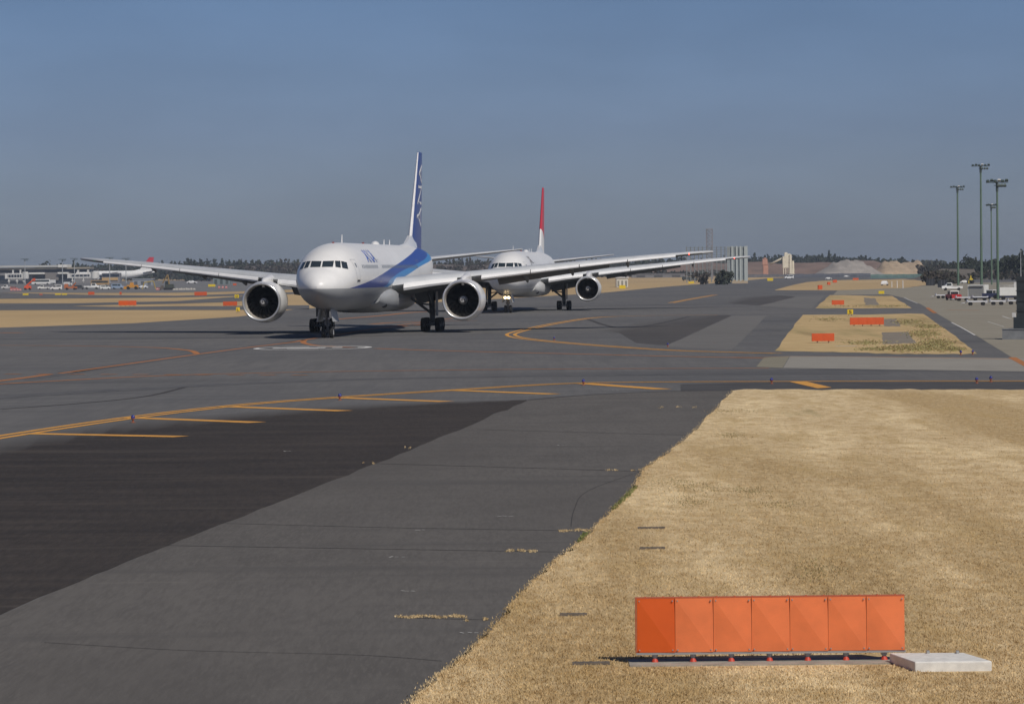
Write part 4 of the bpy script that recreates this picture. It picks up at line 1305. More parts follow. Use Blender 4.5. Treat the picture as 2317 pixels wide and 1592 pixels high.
def machine(kind, u0, u1, vb, label, colr):
    a, b = ground(u0, vb), ground(u1, vb)
    span = b.x - a.x
    nm = {'digger': 'excavator', 'loader': 'wheel_loader', 'lift': 'boom_lift', 'frame': 'gantry_frame', 'crane': 'truck_crane'}[kind]
    t = thing(nm, label, {'digger': 'excavator', 'loader': 'loader', 'lift': 'boom lift', 'frame': 'frame', 'crane': 'crane'}[kind], (a.x, a.y, 0))
    pm = vmat(colr)
    if kind == 'digger':
        m = MB(); m.box(.2 * span, .8 * span, -1.2, 1.2, 0, .8); m.build('tracks', RUB, t)
        m = MB(); m.box(.25 * span, .78 * span, -1.2, 1.2, .85, 2.1, taper=.15); m.build('body', vmat((.06, .065, .05)), t)
        m = MB(); m.box(.28 * span, .45 * span, -1.1, 0, 2.1, 3.2, taper=.1); m.build('cab', VG, t)
        m = MB(); m.tube((.5 * span, 0, 1.6), (.42 * span, 0, 5.6), .3, .22); m.tube((.42 * span, 0, 5.6), (.12 * span, 0, 2.4), .24, .2); m.build('boom', pm, t)
        m = MB(); m.box(0, .2 * span, -.6, .6, .3, 1.6, taper=.15); m.build('bucket', vmat((.12, .1, .08)), t)
    elif kind == 'loader':
        m = MB(); m.box(.2 * span, .95 * span, -1.1, 1.1, .7, 1.7, taper=.1); m.build('body', pm, t)
        m = MB(); m.box(.4 * span, .65 * span, -.9, .9, 1.7, 2.7, taper=.12); m.build('cab', pm, t)
        m = MB(); m.box(0, .2 * span, -1.2, 1.2, .2, 1.2, taper=.1); m.build('bucket', pm, t)
        vwheels(t, (.3 * span, .8 * span), 1.0, .62)
    elif kind == 'lift':
        m = MB(); m.box(0, .7 * span, -1, 1, .5, 1.7, taper=.12); m.build('chassis', pm, t)
        m = MB(); m.tube((.2 * span, 0, 1.6), (.95 * span, 0, 4.2), .35, .28); m.build('boom', pm, t)
        m = MB(); m.box(.85 * span, 1.1 * span, -.6, .6, 3.6, 4.6); m.build('basket', pm, t)
        vwheels(t, (.12 * span, .55 * span), .95, .45)
    elif kind == 'crane':
        m = MB(); m.box(0, span, -1, 1, .6, 1.3); m.box(0, .3 * span, -1, 1, 1.3, 2.4, taper=.1); m.build('chassis', pm, t)
        m = MB(); m.tube((.6 * span, 0, 1.3), (.9 * span, 0, 2.8), .25); m.build('boom', pm, t)
        vwheels(t, (.2 * span, .8 * span), .9, .45)
    else:
        m = MB(); m.tube((0, 0, 0), (.15 * span, 0, 2.6), .16); m.tube((.15 * span, 0, 2.6), (.85 * span, 0, 3.1), .16); m.tube((.85 * span, 0, 3.1), (span, 0, 0), .16)
        m.build('frame', pm, t)
    return t
machine('lift', 55, 72, 656, 'orange red boom lift with raised arm before the terminal', (.7, .1, .03))
machine('crane', 146, 168, 656, 'brownish orange crane truck next to the dark grey van', (.45, .14, .05))
machine('loader', 280, 308, 655, 'orange wheel loader beside the pale blue van', (.55, .25, .03))
machine('frame', 322, 346, 654, 'yellow bent pipe frame behind the low white car', (.5, .35, .04))
machine('digger', 363, 396, 656, 'dark excavator with folded brown boom digging on the apron', (.30, .2, .08))
machine('loader', 2190, 2206, 642, 'yellow roller machine behind the white container', (.6, .45, .04))
m = MB()
a, b = ground(392, 656), ground(432, 656)
nn = 9
for i in range(nn):
    x = (b.x - a.x) * (i + .5) / nn
    m.loft([[(x + r_ * math.cos(q), r_ * 1.4 * math.sin(q), z) for q in [2 * math.pi * j / 9 for j in range(9)]] for r_, z in ((.9, 0), (.65, .35 + .1 * (i % 3)), (.2, .6 + .12 * (i % 2)))])
tag(m.build('rubble_pile', mat('rubble', (.38, .36, .32), .95, var=.25, scale=2), None, a), 'low pale heap of broken concrete beside the excavator', 'rubble')
# barriers in front of the terminal traffic
bar = None
for i, u in enumerate((26, 33, 40, 46, 356, 362, 496, 504, 512)):
    p = ground(u, 657.5 if u < 300 else (656 if u < 400 else 652))
    if bar is None:
        bar = thing('barrier', 'red and white water barrier in the broken row on the terminal apron', 'barrier', p, 0, 'red barriers on the terminal apron')
        m = MB(); m.box(-.45, .45, -.2, .2, 0, .8, taper=.1); m.build('shell', mat('barrier_red', (.55, .09, .07), .5), bar)
        m = MB(); m.box(-.38, .38, -.215, .215, .3, .5); m.build('band', VWHITE, bar)
    else:
        o = dup(bar); o.location = p

# cargo apron: dollies, containers, tank
DW = mat('dolly_white', (.70, .71, .76), .4)
def dolly(u0, u1, vb, label):
    a, b = ground(u0, vb), ground(u1, vb)
    L = b.x - a.x
    t = thing('pallet_dolly', label, 'dolly', a, R(-2), 'white pallet dollies on the cargo apron')
    m = MB()
    m.box(0, L, -1.2, -1.08, .52, .66); m.box(0, L, 1.08, 1.2, .52, .66)
    for i in range(9): m.box(L * i / 8 - .04, L * i / 8 + .04, -1.08, 1.08, .54, .62)
    m.box(-.03, .05, -1.15, 1.15, .66, .9); m.box(L - .05, L + .03, -1.15, 1.15, .66, .76)
    m.build('deck', DW, t)
    vwheels(t, (.5, L - .5), .95, .24)
    m = MB(); m.tube((0, 0, .45), (-.9, 0, .3), .05, n=6); m.build('tow_bar', DW, t)
dolly(2188, 2238, 691, 'empty white roller dolly nearest in the row, tow bar end showing'); dolly(2240, 2278, 690, 'empty white roller dolly, middle of the nearest row'); dolly(2280, 2316, 689, 'empty white roller dolly beside the dark steel column')
dolly(2163, 2198, 681, 'empty white roller dolly in the second row behind the nearest one'); dolly(2200, 2240, 680, 'empty white roller dolly in front of the white container'); dolly(2117, 2144, 675, 'small white dolly standing apart by the red tractor')
p = ground(2190, 676)
t = thing('cargo_container', 'white cargo container with grey shutter front on the apron', 'container', p, R(-22))
m = MB(); m.box(0, 3.0, 0, 2.9, .25, 2.45); m.build('body', mat('container_white', (.74, .74, .71), .5, var=.06, scale=1), t)
m = MB(); m.box(.15, 2.85, -.03, -.002, .35, 2.1)
for i in range(12): m.box(.15, 2.85, -.05, -.028, .4 + i * .14, .44 + i * .14)
m.build('shutter', mat('shutter_grey', (.34, .34, .33), .6), t)
m = MB(); m.box(.2, 2.8, -.25, -.06, 2.15, 2.3); m.build('awning', mat('awning_grey', (.2, .2, .2), .6), t)
m = MB(); m.box(.1, 2.9, .2, 2.7, 0, .25); m.build('skid', mat('skid_dark', (.06, .06, .07), .6), t)
p = ground(2262, 679)
t = thing('service_truck', 'white high sided service truck beside the nearest mast', 'truck', p, R(-4))
m = MB(); m.box(0, 3.3, 0, 2.0, .75, 2.15); m.build('body', mat('container_white', (.74, .74, .71), .5), t)
m = MB(); m.box(0, 3.3, .1, 1.9, .4, .74); m.build('chassis', mat('truck_navy', (.03, .04, .09), .5), t)
m = MB()
for x in (0, .8, 1.6, 2.4, 3.25): m.tube((x, .1, 2.15), (x, .1, 2.5), .03, n=6)
m.tube((0, .1, 2.5), (3.25, .1, 2.5), .03, n=6); m.tube((0, .1, 2.33), (3.25, .1, 2.33), .025, n=6); m.box(2.4, 2.8, .5, 1., 2.15, 3.0)
m.build('railing', mat('rail_grey', (.55, .55, .54), .5), t)
vwheels(t, (.6, 2.7), .1, .36); 
for i, (u0, u1, vb, lab) in enumerate(((2097, 2121, 646, 'black covered container below the brown thicket, paler mast side away'), (2124, 2150, 650, 'black covered container nearer the red tow tractor'))):
    a, b = ground(u0, vb), ground(u1, vb)
    t = thing('covered_container', lab, 'container', a, 0, 'black covered containers')
    m = MB(); m.box(0, b.x - a.x, 0, 2.4, .1, 2.0, taper=.06); m.build('cover', mat('black_tarpaulin', (.012, .014, .02), .6, var=.3, scale=1), t)
    m = MB(); m.box(.1, b.x - a.x - .1, .2, 2.2, 0, .1); m.build('skid', mat('skid_dark', (.06, .06, .07), .6), t)
    for x in (.3, .65):
        m = MB(); m.box((b.x - a.x) * x - .035, (b.x - a.x) * x + .035, -.03, .06, .15, 1.95); m.build('strap', mat('strap_grey', (.16, .17, .19), .6), t)
for u, vb, vt, lab in ((2018, 650, 637, 'thin white marker post nearest the white car on the far island'), (2030, 651, 636, 'thin white marker post in the middle of three'), (2043, 652, 635, 'thin white marker post farthest from the white car'), (1811, 626, 622, 'short white marker post below the batching tower')):
    p = ground(u, vb)
    m = MB(); z = at_depth(u, vt, p.y).z
    m.tube((0, 0, 0), (0, 0, z), .12, .1, 8); m.tube((0, 0, z), (0, 0, z + .12), .16, .05, 8)
    tag(m.build('marker_post', VWHITE, None, p), lab, 'post', 'white marker posts')

# ------------------------------------------------------------------ terminal
TY = 2440
sT = F / TY
def TX(u): return at_depth(u, 620, TY).x
def TZ(v, u=100): return CH + (horizon(u) - v) / sT
t = thing('terminal_building', 'low grey terminal with pale flat roof and dark glass bands', 'terminal', (TX(0), TY, 0))
xa = TX(0)
def tb(name, u0, u1, v0, v1, m_, y0=0., y1=14., parent=None):
    m = MB(); z1 = TZ(v0); z0 = max(0, TZ(v1)) if v1 < 642 else 0
    m.box(TX(u0) - xa, TX(u1) - xa, y0, y1, z0, z1)
    return m.build(name, m_, parent or t)
TR = mat('terminal_roof_pale', (.50, .50, .48), .6, var=.06, scale=.1); TT = mat('terminal_tan', (.33, .29, .23), .7); TG = mat('terminal_glass', (.018, .026, .045), .25, var=.3, scale=.15); TGR = mat('terminal_grey', (.22, .215, .22), .7); TW = mat('terminal_white', (.74, .73, .68), .6)
rf = tb('roof', -90, 133, 600, 604.5, TR, -3, 20); tb('roof_end', 132.8, 154, 599, 605, TW, -3.2, 20.2, rf)
tb('eave', -90, 206, 605.2, 609, TT, -2, 18)
tb('upper_glazing', -90, 206, 609, 616.5, TG)
tb('concourse_wall', -90, 160, 616.5, 622, TGR, -.4)
tb('wall', -90, 215, 622, 643, TGR, .6, 14)
for u0, u1 in ((-60, 18), (73, 100), (134, 168)): tb('window', u0, u1, 621.5, 633, TG, .2, .58)
tb('ground_floor', -90, 165, 634, 643, mat('terminal_dark', (.03, .036, .05), .6), -.3, .5)
tb('pillar_block', 103, 133, 617.5, 634, mat('terminal_pillar', (.2, .185, .175), .7), -1.6, -.42)
for u0, u1 in ((60, 102), (132, 156)): tb('canopy', u0, u1, 616.2, 619.8, TW, -3.5, -.45)
# lower annexes
for (u0, u1, v0, v1, lab, cm) in ((232, 272, 619, 642, 'dark fronted annexe with ochre base beside the jet bridge', (.25, .24, .25)),):
    t2 = thing('terminal_annexe', lab, 'building', (TX(u0), TY - 4, 0))
    m = MB(); L = TX(u1) - TX(u0)
    m.box(0, L, 0, 12, 0, TZ(v0)); m.build('wall', vmat(cm), t2)
    m = MB(); m.box(.3, L - .3, -.1, -.005, TZ(628), TZ(621)); m.build('glazing', TG, t2)
    m = MB(); m.box(0, L - 1.2, -.6, -.01, TZ(635.5), TZ(629.5)); m.build('ochre_panel', vmat((.55, .36, .16)), t2)
def jet_bridge(u0, u1, vt, vb, label, col=(.66, .65, .62)):
    t = thing('jet_bridge', label, 'jet bridge', (TX(u0), TY - 22, 0), 0, 'jet bridges at the terminal')
    L = TX(u1) - TX(u0)
    zt, zb = TZ(vt), TZ(vb)
    m_ = vmat(col)
    m = MB(); m.box(0, L * .75, 0, 3, zb, zt - .6)
    for i in range(7): m.box(L * .75 * i / 6 - .15, L * .75 * i / 6 + .15, -.12, 3.1, zb - .15, zt - .45)
    m.build('tunnel', m_, t)
    m = MB(); m.tube((L * .85, 1.5, zb - .4), (L * .85, 1.5, zt + .5), L * .13, n=12); m.box(L * .8, L, -.6, 3, zb - .1, zt - .2); m.build('cab', m_, t)
    m = MB(); m.box(L * .1, L * .7, -.02, -.003, zb + .8, zt - 1.4)
    m.build('window_band', TG, t)
    for x in (.15, .5, .8):
        m = MB(); m.tube((L * x, .6, 0), (L * x, .6, zb), .35, n=8); m.tube((L * x, 2.4, 0), (L * x, 2.4, zb), .35, n=8); m.box(L * x - .8, L * x + .8, .3, 2.7, 1.6, 2.2); m.build('support', m_, t)
    for x0_, h_ in ((.3, 1.8), (.62, 1.9)):
        m = MB(); m.box(L * x0_, L * (x0_ + .06), .5, 2.5, zt - .6, zt + h_); m.build('roof_unit', m_, t)
jet_bridge(22, 74, 616, 629.5, 'pale jet bridge with stubby cab before the dark glazing')
jet_bridge(162, 232, 617.5, 629.5, 'longer white jet bridge between the masts')
# parked airliner beyond
pj = airliner('white parked airliner with red tail disc seen side on beyond the apron', TX(240), 2520, R(96), 'white', far=True)
pj.location = (at_depth(351, 620, 2700).x - 73, 2700, 0); pj.rotation_euler = (0, 0, R(-90))
# long low sheds
for u0, u1, vt, lab, cc in ((300, 345, 632, 'long grey tank truck shaped shed under the parked airliner', (.30, .32, .35)), (482, 520, 627, 'low grey green hut beyond the yellow sign', (.2, .24, .24)), (1395, 1421, 629, 'white block building on the verge under the wing tip', (.68, .66, .58)), (1290, 1345, 612, 'grey hangar blocks glimpsed between both wings', (.5, .52, .52)), (1430, 1550, 630, 'long low grey shed row behind the dry verge', (.2, .2, .21))):
    Yb = 1850 if u0 < 600 else (1150 if u0 in (1395,) else 2300)
    p = at_depth(u0, 640, Yb); L = at_depth(u1, 640, Yb).x - p.x
    zt = at_depth(u0, vt, Yb).z
    t = thing('shed', lab, 'building', (p.x, Yb, 0))
    m = MB(); m.box(0, L, 0, 10, 0, max(2.2, zt)); m.build('wall', vmat(cc), t)
    m = MB(); m.box(-.3, L + .3, -.3, 10.3, max(2.2, zt), max(2.2, zt) + .3); m.build('roof', vmat(tuple(min(.7, c * 1.25) for c in cc)), t)
    for i in range(3):
        m = MB(); x = L * (i + .5) / 3; m.box(x - L * .08, x + L * .08, -.05, -.004, .2, max(2.2, zt) * .7); m.build('door', vmat(tuple(c * .4 for c in cc)), t)

# ------------------------------------------------------------------ engine test screen, lattice tower, batching plant, mounds
SY = 1330
s_ = F / SY
xs = lambda u: at_depth(u, 630, SY).x
zs = lambda v, u=1650: CH + (horizon(u) - v) / s_
t = thing('blast_screen', 'tall pale ribbed blast screen on white posts beside the taxiway', 'blast screen', (xs(1645), SY, 0))
x0 = xs(1645)
SP = mat('screen_post', (.42, .46, .45), .6); SW = mat('screen_panel', (.34, .375, .38), .8, var=.12, scale=.5); SF = mat('screen_far', (.19, .21, .22), .8, var=.1, scale=.3)
for u in (1657, 1667, 1675.5, 1686, 1690):
    m = MB(); m.box(xs(u) - x0 - .32, xs(u) - x0 + .32, -.5, .1, 0, zs(557)); m.build('post', SP, t)
m = MB(); m.box(xs(1645) - x0, xs(1691) - x0, .12, .3, 1.2, zs(558))
for i in range(26):
    x = (xs(1645) - x0) + (xs(1691) - xs(1645)) * (i + .5) / 26; m.box(x - .07, x + .07, .02, .118, 1.2, zs(558.3))
m.build('panel', SW, t)
m = MB(); m.box(xs(1656) - x0, xs(1692) - x0, -.7, .5, 0, .9); m.build('kerb', mat('kerb_tan', (.45, .36, .25), .9), t)
SY2 = 1480
t = thing('blast_screen', 'fainter open blast screen frame farther back with a lattice tower behind it', 'blast screen', (at_depth(1553, 630, SY2).x, SY2, 0))
x0 = at_depth(1553, 630, SY2).x
for u in (1554, 1563, 1572, 1581, 1590, 1600, 1610, 1622, 1632, 1641):
    x = at_depth(u, 630, SY2).x - x0
    m = MB(); m.box(x - .2, x + .2, -.3, .1, 0, at_depth(u, 558, SY2).z); m.build('post', SF, t)
m = MB()
Ltot = at_depth(1641, 630, SY2).x - x0
for i in range(14):
    z = at_depth(1600, 632 - i * 5.5, SY2).z
    if z > 0.2: m.box(0, Ltot, .12, .2, z, z + .16)
m.build('rail', SF, t)
Yt = 1900
p = at_depth(1606, 630, Yt)
zt = at_depth(1606, 519, Yt).z
t = thing('lattice_tower', 'square grey lattice tower rising behind the open screen', 'tower', (p.x, Yt, 0))
hw = 1.55
m = MB()
for a, b in ((-1, -1), (1, -1), (1, 1), (-1, 1)): m.box(a * hw - .16, a * hw + .16, b * hw - .16, b * hw + .16, 0, zt)
LT = mat('lattice_grey', (.23, .22, .24), .7)
m.build('leg_frame', LT, t)
k = 12
for y in (-hw, hw):
    m = MB()
    for i in range(k):
        z0, z1 = zt * i / k, zt * (i + 1) / k
        m.tube((-hw, y, z0), (hw, y, z1), .09, n=5); m.tube((hw, y, z0), (-hw, y, z1), .09, n=5); m.tube((-hw, y, z1), (hw, y, z1), .09, n=5)
    m.build('bracing', LT, t)
m = MB(); m.box(-hw - .3, hw + .3, -hw - .3, hw + .3, zt - .1, zt + .3); m.build('platform', LT, t)
BY = 2450
bx = lambda u: at_depth(u, 600, BY).x
bz = lambda v, u=1785: at_depth(u, v, BY).z
t = thing('batching_plant', 'cream concrete batching tower with a slanting conveyor', 'batching plant', (bx(1785), BY, 0))
x0 = bx(1785)
CR = mat('plant_cream', (.70, .66, .54), .7, var=.12, scale=.3)
m = MB(); m.box(bx(1771) - x0, bx(1786.5) - x0, 0, 5, bz(606), bz(580)); m.box(bx(1777) - x0, bx(1790) - x0, 4.2, 5.5, bz(604), bz(574)); m.box(bx(1775) - x0, bx(1783) - x0, .5, 4, bz(580), bz(571), taper=.3); m.build('tower', CR, t)
m = MB(); m.box(bx(1786) - x0, bx(1792) - x0, -1, 4, 0, bz(576), taper=.2); m.box(bx(1792.5) - x0, bx(1797.5) - x0, 0, 3, 0, bz(590), taper=.2); m.build('silo', CR, t)
for u in (1773, 1778, 1783.5):
    m = MB(); m.box(bx(u) - x0 - .3, bx(u) - x0 + .3, .3, .9, 0, bz(606)); m.build('leg', CR, t)
m = MB(); m.tube((bx(1742) - x0, 2, bz(598, 1742)), (bx(1773) - x0, 2, bz(583)), .7, n=6); m.build('conveyor', mat('conveyor_tan', (.55, .5, .4), .7), t)
t = thing('hopper_tower', 'pink tinged hopper tower at the foot of the conveyor', 'hopper', (bx(1724), BY - 5, 0))
x1 = bx(1724)
PK = mat('hopper_pink', (.48, .25, .18), .7, var=.1, scale=.4)
m = MB(); m.box(0, bx(1736) - x1, 0, 4, bz(598), bz(585), taper=.2); m.box(bx(1726) - x1, bx(1737) - x1, .3, 3.6, 0, bz(598)); m.build('body', PK, t)
m = MB(); m.tube((bx(1730) - x1, 2, bz(585)), (bx(1730) - x1, 2, bz(582.5)), 1.2, .8, 8); m.build('cap', PK, t)
def mound(name, u0, u1, vt, Y, label, m_, depth=40, seed=1, flat_=.35):
    r = random.Random(seed)
    a, b = at_depth(u0, 610, Y).x, at_depth(u1, 610, Y).x
    z = at_depth((u0 + u1) / 2, vt, Y).z
    nx, ny = 36, 12
    vv = []
    ph = [r.uniform(0, 6) for _ in range(6)]
    for j in range(ny + 1):
        for i in range(nx + 1):
            fx, fy = i / nx * 2 - 1, j / ny * 2 - 1
            q = max(0, 1 - max(0, abs(fx) - flat_) / (1 - flat_)) ** 1.15 * max(0, 1 - abs(fy)) ** .7
            q *= 1 + .07 * math.sin(fx * 7 + ph[0]) + .05 * math.sin(fx * 17 + fy * 5 + ph[1]) + .04 * math.sin(fx * 31 + fy * 9 + ph[2])
            vv.append(((fx * .5 + .5) * (b - a), fy * depth / 2, z * q - .05))
    m = MB(); m.add(vv, [(j * (nx + 1) + i, j * (nx + 1) + i + 1, (j + 1) * (nx + 1) + i + 1, (j + 1) * (nx + 1) + i) for j in range(ny) for i in range(nx)], 0, True)
    o = m.build(name, m_, None, (a, Y, 0), sharp=False)
    return tag(o, label, 'mound') if label else tag(o, kind='structure')
GV = mat('gravel_grey', (.33, .30, .27), .95, var=.16, scale=.25, bump=.6, bscale=1.5)
GT = mat('gravel_tan', (.42, .32, .215), .95, var=.18, scale=.2, bump=.6, bscale=1.5)
HB = mat('bare_brown_earth', (.20, .135, .105), .95, var=.25, scale=.06)
mound('gravel_mound', 1835, 2005, 590, 2250, 'broad grey gravel mound beyond the slanting orange boards', GV, 60, 3, .38)
mound('gravel_mound', 1968, 2108, 592, 2300, 'flat topped tan gravel mound behind the grey one', GT, 60, 5, .62)
mound('hillside', 1400, 2050, 594, 2620, None, HB, 120, 9, .8)
mound('far_hillside', 420, 1420, 600, 2720, None, mat('wood_floor_brown', (.13, .105, .09), .95, var=.3, scale=.05), 80, 4, .9)
mound('right_hillside', 2060, 2700, 606, 1500, None, mat('scrub_bank', (.125, .108, .088), .95, var=.4, scale=.12), 80, 8, .8)
# green hoarding and low wall beyond the far island
for u0, u1, vt, Y, lab, cc in ((1970, 2088, 621, 1750, 'teal green site hoarding below the tan mound', (.12, .22, .2)), (1790, 1970, 619, 2000, 'low dark site fence below the grey mound', (.11, .12, .15)), (1690, 1800, 622, 2100, 'low dark site fence under the hopper tower', (.12, .125, .15))):
    a, b = at_depth(u0, 620, Y), at_depth(u1, 620, Y)
    L = b.x - a.x; z = at_depth((u0 + u1) / 2, vt, Y).z
    t = thing('site_fence', lab, 'fence', (a.x, Y, 0))
    m = MB(); k = 12
    for i in range(k): m.box(L * i / k + .02, L * (i + 1) / k - .02, (i % 2) * .06, .1 + (i % 2) * .06, 0, max(1.8, z) * (1 + .05 * math.sin(i * 2.1)))
    m.build('panel', mat('fence_%d' % u0, cc, .7, var=.15, scale=.3), t)
    m = MB()
    m.box(0, L, -.1, -.02, max(1.8, z) * .5, max(1.8, z) * .5 + .12); m.build('rail', STEEL, t)

# ------------------------------------------------------------------ trees
LEAF = [mat('leaf_dark', (.022, .030, .021), .9), mat('leaf_mid', (.033, .043, .027), .9), mat('leaf_olive', (.044, .047, .031), .9), mat('leaf_brown', (.062, .049, .038), .9), mat('leaf_grey', (.07, .062, .053), .9)]
BARK = mat('bark', (.09, .075, .06), .9)
def clumps(n, gen, size, rnd):
    """n little leaf faces at gen() positions: arrays of quads"""
    P = np.array([gen() for _ in range(n)])
    a = rnd.uniform(0, 2 * np.pi, n); tl = rnd.uniform(-1, 1, n)
    sz = size * rnd.uniform(.5, 1.4, n)
    X_ = np.stack([np.cos(a), np.sin(a), tl * .3], 1) * sz[:, None]
    Z_ = np.stack([-np.sin(a) * tl * .6, np.cos(a) * tl * .6, np.ones(n)], 1) * sz[:, None] * .8
    V = np.empty((n, 4, 3))
    V[:, 0] = P - X_ * .8 - Z_ * .3; V[:, 1] = P + X_ * .6 - Z_; V[:, 2] = P + X_ * .9 + Z_ * .5; V[:, 3] = P - X_ * .4 + Z_
    return V.reshape(-1, 3)
def quads_object(name, V, mats, mi):
    n = len(V) // 4
    me = bpy.data.meshes.new(name)
    me.vertices.add(4 * n); me.vertices.foreach_set('co', V.reshape(-1).astype(np.float32))
    me.loops.add(4 * n); me.loops.foreach_set('vertex_index', np.arange(4 * n, dtype=np.int32))
    me.polygons.add(n); me.polygons.foreach_set('loop_start', np.arange(0, 4 * n, 4, dtype=np.int32))
    for m in mats: me.materials.append(m)
    me.polygons.foreach_set('material_index', mi.astype(np.int32))
    me.update()
    o = bpy.data.objects.new(name, me)
    COL.objects.link(o)
    return o
def crown_gen(x, y, h, r, kind, rnd):
    if kind == 'cone':
        def g():
            q = rnd.uniform(0, 1) ** .7
            a = rnd.uniform(0, 6.283); rr = r * (q * .95 + .05) * rnd.uniform(.4, 1)
            return (x + rr * math.cos(a), y + rr * math.sin(a), h * (1 - q * .93))
    elif kind == 'bush':
        lobes = [(rnd.normal(0, r * .5), rnd.normal(0, r * .4), h * rnd.uniform(.12, .68), r * rnd.uniform(.3, .55)) for _ in range(9)]
        def g():
            lx, ly, lz, lr = lobes[rnd.integers(0, 9)]
            v = rnd.normal(0, 1, 3); v /= np.linalg.norm(v) + 1e-6
            q = lr * rnd.uniform(.4, 1.1)
            return (x + lx + v[0] * q * 1.3, y + ly + v[1] * q, max(.05, min(h, lz + v[2] * q * (h / r) * .5)))
    else:
        lobes = [(rnd.normal(0, r * .42), rnd.normal(0, r * .42), h * rnd.uniform(.3, .82), r * rnd.uniform(.35, .62)) for _ in range(7)]
        def g():
            lx, ly, lz, lr = lobes[rnd.integers(0, 7)]
            v = rnd.normal(0, 1, 3); v /= np.linalg.norm(v) + 1e-6
            q = lr * rnd.uniform(.5, 1.05)
            return (x + lx + v[0] * q, y + ly + v[1] * q, max(.3, min(h * 1.03, lz + v[2] * q * (h / r) * .42)))
    return g
# the far wood, one mass
def forest(name, spans, label, size=1.0, dens=90):
    Vs, Ms = [], []
    for (u0, u1, Y, vtop0, vtop1, kind, tones, step) in spans:
        u = u0
        while u < u1:
            f = (u - u0) / max(1, u1 - u0)
            vt = vtop0 + (vtop1 - vtop0) * f + rng.normal(0, 1.7)
            yy = Y + rng.uniform(-50, 50)
            x = at_depth(u, 600, yy).x
            h = max(3, at_depth(u, vt, yy).z)
            r = h * rng.uniform(.26, .42)
            kd = 'cone' if rng.uniform() < kind else 'round'
            if kd == 'cone': r *= .62; h *= 1.06
            n = dens
            Vs.append(clumps(n, crown_gen(x, yy, h, r, kd, rng), size * Y / 2600, rng))
            tn = tones[rng.integers(0, len(tones))]
            Ms.append(np.where(rng.uniform(0, 1, n) < .6, tn, tones[rng.integers(0, len(tones))]))
            u += step * rng.uniform(.6, 1.4)
    o = quads_object(name, np.concatenate(Vs), LEAF, np.concatenate(Ms))
    tag(o, label, 'wood', kind='stuff')
forest('forest', [(96, 430, 3100, 598, 594, .2, (0, 1, 0, 2), 3.8), (96, 430, 3000, 606, 604, .1, (0, 1, 2, 3), 4.2), (425, 560, 2850, 589, 590, .35, (0, 0, 1), 3.6), (540, 700, 2850, 592, 588, .5, (1, 2, 3), 3.6), (425, 700, 2700, 600, 598, .15, (3, 3, 2, 4), 4.2), (425, 700, 2600, 612, 610, .05, (3, 4, 2), 5),
                 (960, 1130, 2850, 592, 588, .5, (1, 2, 3), 3.6), (960, 1130, 2700, 600, 598, .15, (3, 3, 2, 4), 4.2), (960, 1130, 2600, 611, 610, .05, (3, 4), 5), (1240, 1700, 2850, 590, 584, .3, (0, 1, 2), 4.), (1240, 1700, 2700, 602, 600, .1, (3, 2, 1), 4.5), (1300, 1680, 2500, 614, 613, .05, (2, 1, 3), 5),
                 (1690, 1870, 2950, 580, 578, .3, (0, 0, 1), 3.4), (1690, 1990, 2850, 586, 586, .1, (0, 1), 3.6), (1860, 1985, 2950, 576, 583, .2, (0, 0, 1), 3.4), (1985, 2050, 2900, 586, 585, .2, (0, 1), 5.), (2040, 2140, 2700, 592, 589, .2, (1, 2), 4)],
       'distant dark wood along the horizon behind the airfield', .95, 80)
forest('bank_wood', [(2080, 2200, 1900, 599, 594, .1, (2, 3, 4), 4.), (2150, 2330, 1700, 592, 583, .15, (0, 1, 2), 4.6), (2215, 2420, 1500, 588, 583, .1, (0, 1, 0), 5.5), (2200, 2420, 1420, 614, 611, .05, (3, 4, 2), 9.), (2260, 2420, 1300, 622, 620, .05, (2, 3, 4), 9)],
       'mixed dark wood on the bank behind the floodlight masts', .8, 110)
def tree(u, vb, vt, Y, r, kind, label, tones, name='tree', n=420, size=.7, group=None):
    p = at_depth(u, vb, Y)
    h = at_depth(u, vt, Y).z
    t = thing(name, label, 'tree', (p.x, Y, 0), 0, group)
    m = MB(); m.tube((0, 0, 0), (r * .05, 0, h * .75), h * .022 + .08, h * .008, 8)
    for i in range(5):
        a = i * 1.9; z = h * (.3 + .1 * i)
        m.tube((0, 0, z), (r * .6 * math.cos(a), r * .6 * math.sin(a), z + h * .14), h * .009, h * .003, 5)
    m.build('trunk', BARK, t)
    V = clumps(n, crown_gen(0, 0, h, r, kind, rng), size, rng)
    o = quads_object('crown', V, LEAF, np.array([tones[i] for i in rng.integers(0, len(tones), n)]))
    o.parent = t
    return t
tree(427, 630, 586, 2550, 3.0, 'cone', 'pointed dark conifer, first of the spiky group above the wing', (0, 0, 1), 'conifer_tree')
tree(440, 630, 587, 2560, 3.0, 'cone', 'pointed dark conifer, second of the spiky group above the wing', (0, 0, 1), 'conifer_tree')
tree(456, 630, 588, 2550, 3.4, 'cone', 'broader conifer closing the spiky group above the wing', (0, 1), 'conifer_tree')
tree(540, 630, 590, 2500, 5.5, 'round', 'rounded dark tree standing out above the wing root', (0, 1, 0))
tree(108, 630, 590, 2520, 6, 'round', 'dark bushy tree rising behind the terminal roof', (0, 0, 1))
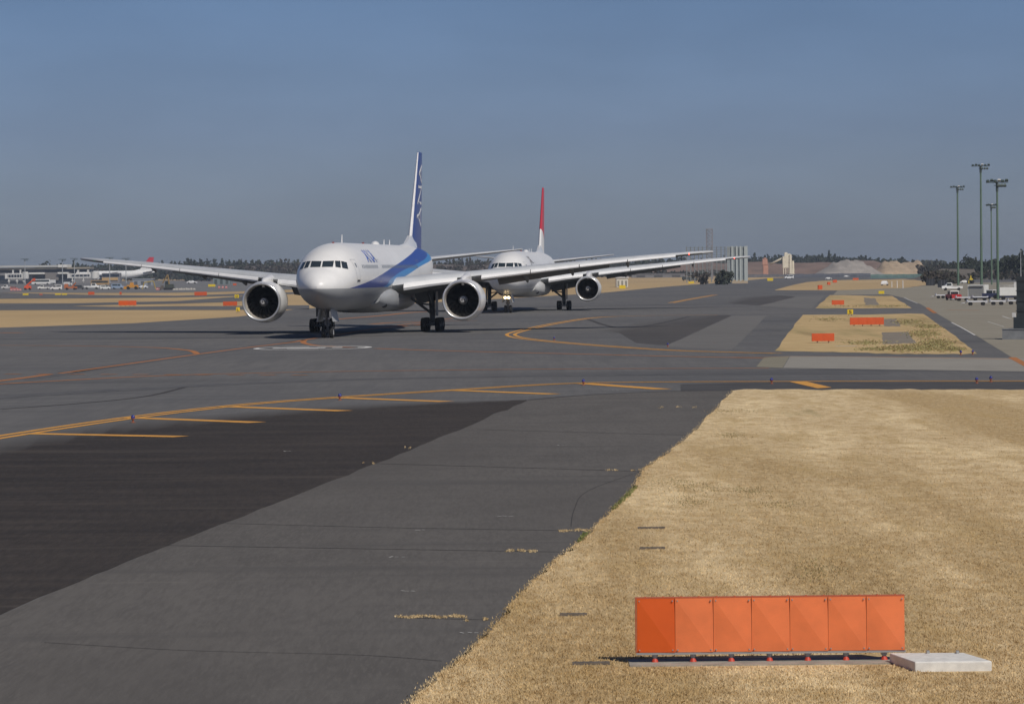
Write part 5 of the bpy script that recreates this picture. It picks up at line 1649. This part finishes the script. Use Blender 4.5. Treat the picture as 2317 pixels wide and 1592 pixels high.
tree(167, 630, 589, 2520, 3.2, 'cone', 'slim dark tree behind the wing tip and terminal', (0, 1), 'conifer_tree')
tree(1876, 625, 567, 2700, 3.2, 'cone', 'lone pointed conifer standing above the grey mound', (0, 0, 1), 'conifer_tree')
tree(2042, 620, 583, 2500, 3.2, 'round', 'small dark tree above the tan mound', (0, 1))
tree(2003, 620, 584, 2500, 4.5, 'round', 'wide dark tree between the two mounds', (0, 1))
tree(2312, 630, 565, 1350, 3.4, 'cone', 'tall dark conifer by the thin lamp post', (0, 0), 'conifer_tree')
tree(2290, 630, 574, 1360, 5.2, 'round', 'large dark tree on the bank above the concrete plinth', (0, 0, 1))
tree(2190, 630, 578, 1500, 4.8, 'round', 'dark round tree between the two tallest masts', (0, 1))
tree(1637, 632, 603, 1250, 3.0, 'bush', 'dark rounded bush at the foot of the blast screen', (1, 2, 1), 'bush', 700, .5)
tree(1590, 634, 612, 1280, 2.6, 'bush', 'brown twiggy bush behind the dark lorries', (4, 3, 4), 'bush', 500, .45)
tree(2105, 640, 610, 1120, 3.4, 'bush', 'brown thicket bush over the first black container', (3, 2, 3), 'bush', 700, .4)
tree(2124, 640, 608, 1130, 4.0, 'bush', 'taller brown thicket bush over both black containers', (3, 4, 2), 'bush', 700, .4)
tree(2150, 640, 611, 1140, 3.4, 'bush', 'brown thicket bush beside the farther mast', (4, 3, 2), 'bush', 700, .4)

# ------------------------------------------------------------------ air
m = MB()
m.box(-9500, 9500, -600, 14500, -1.5, 42)
hz = m.build('haze', bpy.data.materials.new('haze_air'))
hm = hz.data.materials[0]
hm.use_nodes = True
hm.node_tree.nodes.clear()
pv = hm.node_tree.nodes.new('ShaderNodeVolumePrincipled')
pv.inputs['Color'].default_value = (.62, .72, .86, 1)
pv.inputs['Density'].default_value = .00009
pv.inputs['Anisotropy'].default_value = 0.
ho = hm.node_tree.nodes.new('ShaderNodeOutputMaterial')
hm.node_tree.links.new(pv.outputs[0], ho.inputs['Volume'])
tag(hz, 'pale haze lying over the airfield', 'haze', kind='stuff')
